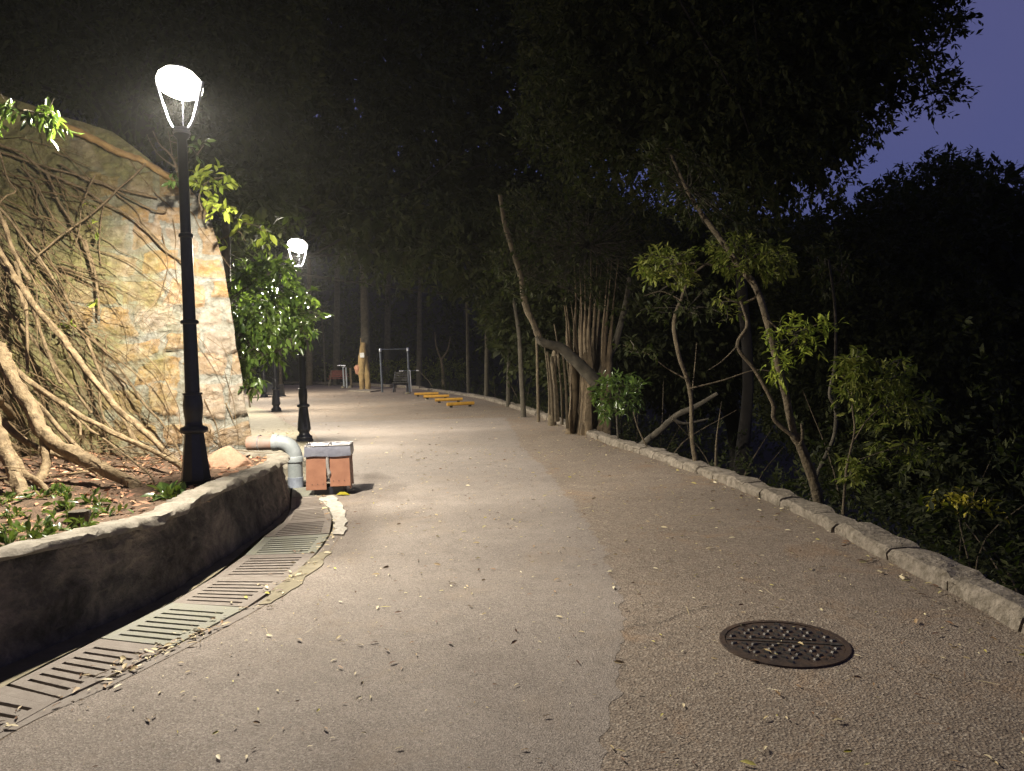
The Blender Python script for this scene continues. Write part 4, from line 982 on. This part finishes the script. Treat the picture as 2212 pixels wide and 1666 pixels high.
t5 = tree('leaning_trunk', P(1384,968,12.9)-[0,0,.1], [(pl([(1375,975),(1382,965),(1421,934),(1460,899),(1500,880),(1550,850)], [12.9,12.3]), [.06,.055,.05,.03]), (pl([(1452,905),(1480,915),(1530,905)], 12.5), [.03,.015])], M['bark_d'], 'low branch leaning out over the kerb at a slant, cut from the undergrowth', 'branch')
t5b = tree('dry_stick', P(1415,985,12.4)-[0,0,.1], [(pl([(1413,990),(1395,960),(1378,925),(1368,890)], 12.4), [.016,.008])], M['bark'], 'bare thin stick standing at the kerb beside the slanting branch', 'stick')
t6 = tree('sapling', P(2096,1235,6.3)-[0,0,.25], [(pl([(2097,1260),(2095,1225),(2085,1180),(2075,1140),(2068,1100),(2055,1070)], 6.3), [.009,.007,.004]), (pl([(2072,1110),(2110,1090),(2145,1092)], 6.3), [.004,.002]), (pl([(2070,1105),(2040,1090),(2015,1085)], 6.3), [.004,.002])], M['bark'], 'small sapling with flat yellow leaves at the far right behind the kerb', 'sapling')
foliage(t6, [([(2012,1080),(2060,1066),(2095,1070),(2150,1090),(2148,1108),(2080,1104),(2020,1100)], 6.1, 6.6, 22), ([(2060,1055),(2110,1052),(2112,1068),(2070,1070)], 6.2, 6.4, 4)], M['leaf_gold'], .075, 6, ratio=.4)
t7 = tree('leafy_shrub', P(1330,920,13.6)-[0,0,.3], [(pl([(1335,950),(1332,900),(1330,850)], 13.6), [.02,.01])], M['bark_d'], 'dark green leafy shrub at the right foot of the banyan cluster', 'shrub')
foliage(t7, [([(1275,860),(1300,810),(1350,800),(1392,830),(1385,870),(1350,890),(1310,905),(1285,895)], 13, 14.6, 80)], M['leaf'], .16, 7)
# multi-stemmed banyan on the bend
b7 = G(1270,938); b7 = np.array([b7[0]+.35, b7[1]+.3, -.3])
ban = thing('banyan_tree', tuple(b7), 'pale ribbed banyan with many hanging prop roots behind the kerb on the bend', 'tree')
def bpart(nm, pts, Y, rad, mat=None, wob=.12, n=9):
    m = MB(b7); m.tube(catmull(pl(pts, Y), 6), rad, n, wob=wob, seed=len(pts)); return m.build(nm, mat or M['bark'], ban, True)
m = MB(b7)                                  # fluted trunk: fused ribs in one mesh
for i in range(17):
    x = 1238+i*4.6; k = hsh(i, 1, 2, 3); m.tube(catmull(pl([(x-6+12*(k-.5), 948+4*k), (x, 880), (x-3+8*k, 800), (x-2+(i-8)*.9+10*(k-.5), 745-30*k), (x+(i-8)*1.3+16*(k-.5), 705-80*k), (x+(i-8)*2.4+20*(k-.5), 660-130*k)], 15.6+.35*math.sin(i*.7)), 5), [.10,.08,.065,.035,.014,.004], 8, wob=.15, seed=i)
m.build('trunk', simple('ribbed_banyan_bark', (.19,.14,.08), .85, sc=6, bsc=24, bst=1.0, bd=.03, col2=(.07,.05,.028)), ban, True)
bpart('limb', [(1290,830),(1268,805),(1241,778),(1210,751),(1175,741),(1160,725)], 15.2, [.14,.12,.09,.07], M['bark_d'])
bpart('limb', [(1168,738),(1155,704),(1136,661),(1124,594),(1100,516),(1089,477),(1080,420)], 15.2, [.07,.06,.05,.04])
bpart('limb', [(1295,820),(1311,778),(1331,739),(1350,661),(1360,600)], 15.4, [.09,.075,.06,.04], M['bark_d'])
for i, (x, yt, yb, r_) in enumerate([(1190,760,898,.03),(1200,770,905,.045),(1212,765,912,.02),(1222,750,920,.025),(1205,700,800,.015),(1232,770,925,.02),(1184,745,890,.015),(1328,760,945,.02),(1340,780,950,.015)]):
    bpart('prop_root', [(x-8, yt), (x, (yt+yb)/2), (x+3, yb+6)], 15.3+.2*i % .6, [r_*.8, r_, r_*1.2])
foliage(ban, [([(1060,560),(1090,400),(1200,380),(1420,420),(1440,600),(1380,680),(1250,660),(1100,640)], 13.5, 18, 700)], M['leaf_d'], .14, 8, ell=.4, fine=False)
# more trunks along the bend
def simple_trunk(px, yb, yt, Y, r, lean, lab, mat='bark_d', nm='slim_tree', fork=False, group='slim dark trunks beyond the kerb'):
    b = P(px, yb, Y); b[2] = min(b[2], tz(b[0], b[1]))-.1; pts = [b]+pl([(px+lean*.3, yb-(yb-yt)*.35), (px+lean*.5, yb-(yb-yt)*.7), (px+lean, yt)], Y)
    st_ = [(pts, [r*1.25, r, r*.9, r*.7])]
    if fork: st_ += [(pl([(px+lean, yt), (px+lean-10, yt-28), (px+lean-14, yt-60)], Y), [r*.6, r*.3]), (pl([(px+lean, yt), (px+lean+14, yt-22), (px+lean+20, yt-50)], Y), [r*.6, r*.3])]
    return tree(nm, b, st_, M[mat], lab, 'tree', group)
simple_trunk(1190, 898, 745, 17.5, .09, 12, 'stout dark trunk just left of the banyan cluster behind the kerb', 'bark')
simple_trunk(1163, 890, 700, 18.5, .035, -6, 'thin trunk two steps left of the banyan cluster', 'bark')
simple_trunk(1132, 880, 650, 20, .06, -22, 'thin leaning trunk left of the stout one along the bend')
simple_trunk(1096, 868, 650, 24, .06, 10, 'slim trunk standing where the kerb bends away', 'bark_d')
simple_trunk(1050, 862, 620, 30, .08, 4, 'dim trunk beyond the yellow beams', 'bark_d')
simple_trunk(1012, 856, 600, 34, .07, -6, 'dim slim trunk right of the forked one at the far kerb')
simple_trunk(959, 839, 778, 43, .10, -6, 'pale trunk with a Y fork at the far side of the clearing', 'bark', fork=True)
simple_trunk(668, 832, 560, 48, .17, 0, 'straight trunk at the back of the clearing, just right of the second lamp post', 'bark')
simple_trunk(726, 832, 540, 48, .19, 4, 'thick trunk behind the red bench at the back of the clearing', 'bark_d')
simple_trunk(703, 830, 690, 47, .05, -8, 'thin wavy trunk between the two straight back trunks', 'bark_d')
simple_trunk(606, 832, 700, 46, .09, -2, 'thin pale trunk behind the third lamp, left of the clearing', 'bark')
simple_trunk(905, 842, 600, 46, .16, 3, 'dark thick trunk behind the exercise bars')
simple_trunk(835, 838, 560, 50, .2, 6, 'very dark trunk seen through the pull up frame')
# carved looking trunk with notice
cb = G(789,842); ct = thing('old_tree', (cb[0], cb[1], 0), 'old tree with lit yellowish trunk, burl and white notice beside the pull up frame', 'tree')
Yc = cb[1]
M['bark_y'] = simple('lamplit_yellowish_bark', (.42,.29,.12), .85, sc=3, bsc=12, bst=.8, bd=.04, col2=(.20,.14,.06))  # lamplight on the lower trunk put into a paler bark colour
m = MB(cb)
m.tube(catmull(pl([(782,846),(781,820),(781,800),(783,770),(785,740)], Yc), 5), [.12,.13,.2,.2,.13], 10, wob=.12); m.tube(catmull(pl([(794,846),(794,825),(790,800),(787,770)], Yc+.1), 5), [.13,.15,.2,.18], 10, wob=.12)
m.tube(catmull(pl([(783,790),(779,762),(779,745),(779,730)], Yc-.1), 5), [.12,.06,.025,.01], 7)
m.build('trunk', M['bark_y'], ct, True)
m = MB(cb); m.tube(catmull(pl([(788,800),(789,740),(787,640),(784,520)], Yc+.3), 5), [.22,.24,.2,.15], 10, wob=.1); m.build('upper_trunk', M['bark_d'], ct, True)  # same trunk above the lamplight, its shade put into a darker bark
m = MB(cb); q = P(773,799,Yc)-np.array(cb); m.o = np.zeros(3); m.lathe([(.02,-.26),(.12,-.22),(.14,-.1),(.17,.02),(.2,.12),(.14,.22),(.02,.26)], tuple(q), 12); m.build('burl', simple('reddish_wood', (.50,.25,.15), .8, sc=5, bsc=12, bd=.03), ct, True)
m = MB(cb); m.box(tuple(P(782,767.5,Yc-.28)), (.22,.02,.24)); m.build('notice', simple('white_sheet', (.7,.7,.66), .6, var=.05), ct)
m = MB(); q = G(775,845); m.prism([tuple(G(x, y)[:2]) for x, y in [(752,846),(790,843),(822,845),(800,848)]], -.1, .06); tag(m.build('low_kerb', M['kerb']), kind='structure')

# ------------------------------------------------------------------ outdoor gym
fb = G(826,848); Yf = fb[1]; fr = thing('pull_up_frame', (fb[0], fb[1], 0), 'tall dark steel pull up frame with a single top bar in the clearing', 'exercise frame')
wspan = P(885,850,Yf)[0]-fb[0]; hgt = 2.03
m = MB(); m.tube([(0,0,0),(-.02,0,1.0),(-.04,0,hgt)], .05, 10); m.build('post', M['grey_metal'], fr, True)
m = MB(); m.tube([(wspan,0,0),(wspan-.03,0,hgt)], .05, 10); m.build('post', M['grey_metal'], fr, True)
m = MB(); m.tube([(-.06,0,hgt-.02),(wspan,0,hgt-.02)], .022, 8); m.build('top_bar', M['grey_metal'], fr, True)
for x_ in (-.04, wspan-.03):
    m = MB(); m.lathe([(.058,hgt-.12),(.06,hgt-.1),(.06,hgt+.01),(.03,hgt+.04)], (x_,0,0), 12); m.build('post_cap', M['steel'], fr, True)
eb = G(886,851); ex = thing('exercise_station', (eb[0], eb[1], 0), 'steel exercise station with two white handgrips, right of the pull up frame', 'exercise equipment')
sc1 = eb[1]/F
m = MB(); m.tube([(-.02,0,0),(-.04,0,56*sc1)], .035, 8); m.build('post', M['grey_metal'], ex, True)
m = MB(); m.tube([(.07,-.1,.1),(.04,-.1,50*sc1)], .022, 8); m.build('side_post', M['steel'], ex, True)
m = MB(); m.tube([(-.42,0,50*sc1),(.44,0,50*sc1)], .014, 8); m.build('handle_bar', M['grey_metal'], ex, True)
for a_, b_ in ((-.46,-.28),(.30,.42)):
    m = MB(); m.tube([(a_,0,50*sc1),(b_,0,50*sc1-.005)], .026, 8); m.build('handgrip', M['steel'], ex, True)
m = MB(); m.tube([(.03,-.1,50*sc1),(.03,-.1,50*sc1+.03)], .05, 10); m.build('pivot', M['steel'], ex, True)
m = MB(); m.lathe([(.12,0),(.12,.05),(.05,.08)], (-.1,-.1,0), 12); m.build('footing', M['concrete'], ex, True)
lb = G(744,838); lt = thing('exercise_station', (lb[0], lb[1], 0), 'wooden post exercise station with an angled steel handle, left of the old tree', 'exercise equipment'); sc2 = lb[1]/F
for x_, h_ in ((-.02,46),(.14,44),(.39+.0,43)):
    m = MB(); m.tube([(x_,0,0),(x_-.02,0,h_*sc2)], .075 if x_ > .3 else .045, 10); m.build('post', M['bark'] if x_ > .3 else M['pipe'], lt, True)
m = MB(); m.tube(catmull([(0,0,44*sc2),(.05,0,47*sc2),(.1,0,48.5*sc2)], 4), .035, 8); m.tube([(.1,0,48.5*sc2),(-.34,0,48.5*sc2)], .03, 8); m.build('handle', M['steel'], lt, True)
for x_ in (-.06,.34): 
    m = MB(); m.lathe([(.11,0),(.11,.06),(.04,.12)], (x_,-.15,0), 12); m.build('footing', M['concrete'], lt, True)
for px, py, lab, c_ in ((730,832,'dull red bench on a pale foot behind the wooden exercise posts', 'red'), (866,845,'dark low bench with curved legs under the pull up frame', 'dark')):
    q = G(px, py+2); b = thing('park_bench', (q[0], q[1], 0), lab, 'bench', None); mt2 = simple(c_+'_slats', (.26,.07,.05) if c_ == 'red' else (.06,.055,.05), .7)
    w_ = 1.15 if c_ == 'red' else .75
    m = MB()
    for k in range(4): m.box((0,-.18+.12*k,.44),(w_,.09,.035))
    m.build('seat', mt2, b)
    m = MB()
    for k in range(4): m.box((0,.26+.03*k,.55+.11*k),(w_*(1-.05*k),.03,.085))
    m.build('backrest', mt2, b)
    for s_ in (-1, 1):
        m = MB(); m.tube(catmull([(s_*w_*.42,-.28,0),(s_*w_*.40,-.22,.25),(s_*w_*.38,-.05,.40),(s_*w_*.40,.2,.42)], 4), .03, 8); m.tube([(s_*w_*.40,.2,.42),(s_*w_*.42,.25,0)], .03, 8); m.tube([(s_*w_*.40,.22,.42),(s_*w_*.40,.34,.95)], .02, 8); m.build('leg', M['concrete'] if c_ == 'red' else M['black'], b, True)
M['yellow'] = simple('yellow_paint', (.66,.36,.045), .55, sc=8, col2=(.42,.22,.03))
bl = ['yellow balance beam farthest from the camera, next to the exercise station', 'yellow balance beam second from the back, the thickest looking', 'yellow balance beam third from the back', 'yellow balance beam nearest the camera, its left end pale']
for (xa, ya, xb, yb_), lab in zip([(895,857,948,855),(915,863,971,861),(940,871,1000,868),(966,881,1025,876)], bl):
    a_, b_ = G(xa, ya), G(xb, yb_); t = thing('balance_beam', tuple(a_), lab, 'balance beam', 'yellow balance beams on the clearing'); d = b_-a_; d[1] *= .5
    rb = .056; m = MB(); m.tube([(0,0,rb+.05), (d[0], d[1], rb+.05)], rb, 14); m.build('beam', M['yellow'], t, True)
    for f_ in (.15, .85):
        m = MB(); m.box((d[0]*f_, d[1]*f_, .03), (.09,.09,.06)); m.build('foot', M['dark'], t)
# slatted bin and bollard near the third lamp
sb = G(578,857); sbn = thing('slatted_bin', (sb[0], sb[1], 0), 'black slatted metal bin standing against the foot of the farthest lamp, far left', 'bin'); k_ = sb[1]/F
for x_, h_ in ((.62, 26),):
    m = MB(); m.lathe([(.20,0),(.2,.05),(.15,.07),(.17,.12),(.12,h_*k_-.02),(.13,h_*k_)], (x_,0,0), 16); m.build('post', M['black'], sbn, True)
m = MB()
for i in range(11): m.box((-.02+i*.046,-.05,.33),(.022,.02,.5))
m.build('slats', M['grey_metal'], sbn)
m = MB(); m.box((.21,-.05,.60),(.52,.05,.05)); m.box((.21,-.05,.08),(.52,.05,.05)); m.build('rail', M['grey_metal'], sbn)

# ------------------------------------------------------------------ big crowns and dark woods
def bigtree(name, label, base, top, poly, Y0, Y1, nsp, nl, L, ell, mat, clump=0, csc=.35, r=.3, core=60):
    t = thing(name, tuple(base), label, 'tree'); m = MB(base); b = np.array(base, float); tp = np.array(top, float)
    m.tube(catmull([b-[0,0,.3], b+(tp-b)*.3+[.2,0,0], b+(tp-b)*.65-[.15,0,0], tp], 6), [r*1.3, r, r*.8, r*.4], 12, wob=.1); m.build('trunk', M['bark_k'], t, True)
    o, O, D = crown('crown', rg, poly, Y0, Y1, nsp, nl, L, ell, mat, t, clump, csc, core=core)
    m = MB(base)
    for i in rg.choice(len(O), 26, replace=False):
        s0 = b+(tp-b)*rg.uniform(.55, 1); mid = (s0+O[i])/2+rg.normal(size=3)*.4; m.tube(catmull([s0, mid, O[i]], 4), [r*.3, r*.12, .02], 6, cap=False)
    m.build('limbs', M['bark_k'], t, True); return t
A = [(1100,-420),(2150,-420),(2085,-40),(2078,0),(2108,18),(2092,62),(2046,95),(2036,120),(2048,152),(2096,168),(2078,214),(2040,248),(2005,252),(1970,240),(1924,264),(1902,300),(1890,350),(1862,362),(1845,395),(1798,415),(1780,440),(1640,500),(1520,470),(1400,440),(1250,420),(1120,300)]
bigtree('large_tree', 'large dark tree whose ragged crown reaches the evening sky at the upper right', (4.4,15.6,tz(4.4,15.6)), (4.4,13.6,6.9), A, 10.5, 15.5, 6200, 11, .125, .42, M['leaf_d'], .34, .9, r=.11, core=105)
B = [(1700,480),(1790,432),(1846,428),(1877,396),(1925,385),(1944,360),(1990,345),(1995,330),(2083,323),(2120,345),(2174,343),(2215,370),(2300,380),(2420,500),(2420,1300),(2150,1250),(1800,1050),(1620,900),(1640,640)]
bigtree('round_crowned_tree', 'rounded dark tree standing below the patch of sky on the right', (13.,20.,tz(13.,20.)), (12.5,20.,3.5), B, 15.5, 23, 7200, 11, .17, .5, M['leaf_d'], .34, .6)
Cc = [(560,-420),(1300,-420),(1320,300),(1420,600),(1300,690),(1100,700),(960,620),(800,600),(700,560),(660,500),(620,420),(560,300)]
bigtree('canopy_tree', 'dark spreading canopy over the far part of the road in the middle of the photo', (-11,30,0), (-9.5,27,8), Cc, 20, 32, 6500, 10, .22, .8, M['leaf_d'], .36, .35)
Dd = [(-300,-420),(700,-420),(700,-50),(660,300),(640,480),(560,560),(500,540),(455,430),(360,330),(200,250),(-50,180),(-300,150)]
bigtree('hillside_tree', 'dark leafy tree on the slope above the stone wall, behind the nearest lamp', (-9,17,tz(-9,17)), (-7.5,16.5,7), Dd, 13.5, 21, 6000, 10, .18, .55, M['leaf_d'], .34, .5)
E2 = [(1040,430),(1250,400),(1500,460),(1760,470),(1760,800),(1500,900),(1300,860),(1100,800),(1040,700)]
bigtree('background_tree', 'shadowy leafy tree filling the gap behind the banyan cluster and the slim trees', (7.,24.,tz(7.,24.)), (6.5,24,4), E2, 19, 28, 5200, 9, .24, .6, M['leaf_d'], .36, .5)
# undergrowth on the slope beyond the kerb, and along the back of the clearing
n = 6500; y = 3+rg.random(n)**1.2*40; x = KX(y)+.65+rg.random(n)**1.3*9; z0 = tz(x, y)
hh = fbm(np.c_[x, y, x*0], .8, 3, 90); keep = hh > .42; x, y, z0, hh = x[keep], y[keep], z0[keep], hh[keep]
O = np.c_[x, y, z0+rg.random(len(x))*(.4+1.9*(hh-.38)*3)*np.clip((x-KX(y))/1.6,.2,1)]
D = rg.normal(size=O.shape)*.5+[0,0,.8]; V, Fs = sprays(rg, O, D, .4, 14, .10, .35, .36, False)
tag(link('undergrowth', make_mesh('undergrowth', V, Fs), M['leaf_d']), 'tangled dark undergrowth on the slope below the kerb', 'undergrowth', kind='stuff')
n = 11000; x = -45+rg.random(n)*70; y = 49.5+rg.random(n)**1.5*20+np.abs(x+12)*.05; z = tz(x, y)+rg.random(n)**1.2*15
kk = fbm(np.c_[x, y, z], .28, 3, 95) > .40; O = np.c_[x, y, z][kk]; D = rg.normal(size=O.shape)*.6
V, Fs = sprays(rg, O, D, 1.3, 9, .42, .3, .42, False)
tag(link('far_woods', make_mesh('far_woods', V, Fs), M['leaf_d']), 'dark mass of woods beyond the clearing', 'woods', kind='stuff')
n = 1500; x = -24+rg.random(n)*21; y = 48+rg.random(n)*3; kk = y > np.interp(x, BK[:,0], BK[:,1])+.4; O = np.c_[x, y, rg.random(n)*1.2][kk]; D = rg.normal(size=O.shape)*.5+[0,0,.8]
V, Fs = sprays(rg, O, D, .5, 7, .18, .3, .42, False); tag(link('low_bushes', make_mesh('low_bushes', V, Fs), M['leaf_o']), 'low bushes along the back kerb of the clearing', 'bushes', kind='stuff')
m = MB()
for i in range(44):
    y_ = 6.5+rg.random()*34; x_ = KX(y_)+.7+rg.random()*3.5; z_ = float(tz(x_, y_)); h_ = rg.uniform(.8, 2.0); l_ = rg.normal(size=2)*.7
    m.tube(catmull([(x_, y_, z_-.1), (x_+l_[0]*.3, y_, z_+h_*.5), (x_+l_[0], y_+l_[1], z_+h_)], 4), [rg.uniform(.008,.03), .004], 5, cap=False)
tag(m.build('undergrowth_stems', M['bark']), 'thin bare stems rising from the slope undergrowth', 'stems', kind='stuff')

n = 5200; x = -13+rg.random(n)*28; y = -18+rg.random(n)*28; z = 7.6+rg.random(n)*3+.02*(x*x)*.2; O = np.c_[x, y, z]  # unseen leaves added overhead to keep skylight off the road
V, Fs = sprays(rg, O, rg.normal(size=O.shape)*[1,1,.3], 1.2, 9, .46, .3, .45, False)
tag(link('sky_block_leaves', make_mesh('sky_block_leaves', V, Fs), M['leaf_d']), 'unseen dark leaf layer added above and behind the viewer to block skylight', 'canopy', kind='stuff')

# ------------------------------------------------------------------ thin haze added to imitate the lens halo round the lamps
hz, ht, hb = nt('halo_haze'); ht.nodes.remove(hb); pv = ht.nodes.new('ShaderNodeVolumePrincipled')
pv.inputs['Color'].default_value = (.92,.93,.90,1); pv.inputs['Density'].default_value = .00048; pv.inputs['Anisotropy'].default_value = .6
ht.links.new(pv.outputs[0], ht.nodes['Material Output'].inputs['Volume'])
m = MB(); m.box((30, 80, 16), (430, 420, 64)); tag(m.build('haze', hz), kind='stuff')
S.cycles.volume_bounces = 0
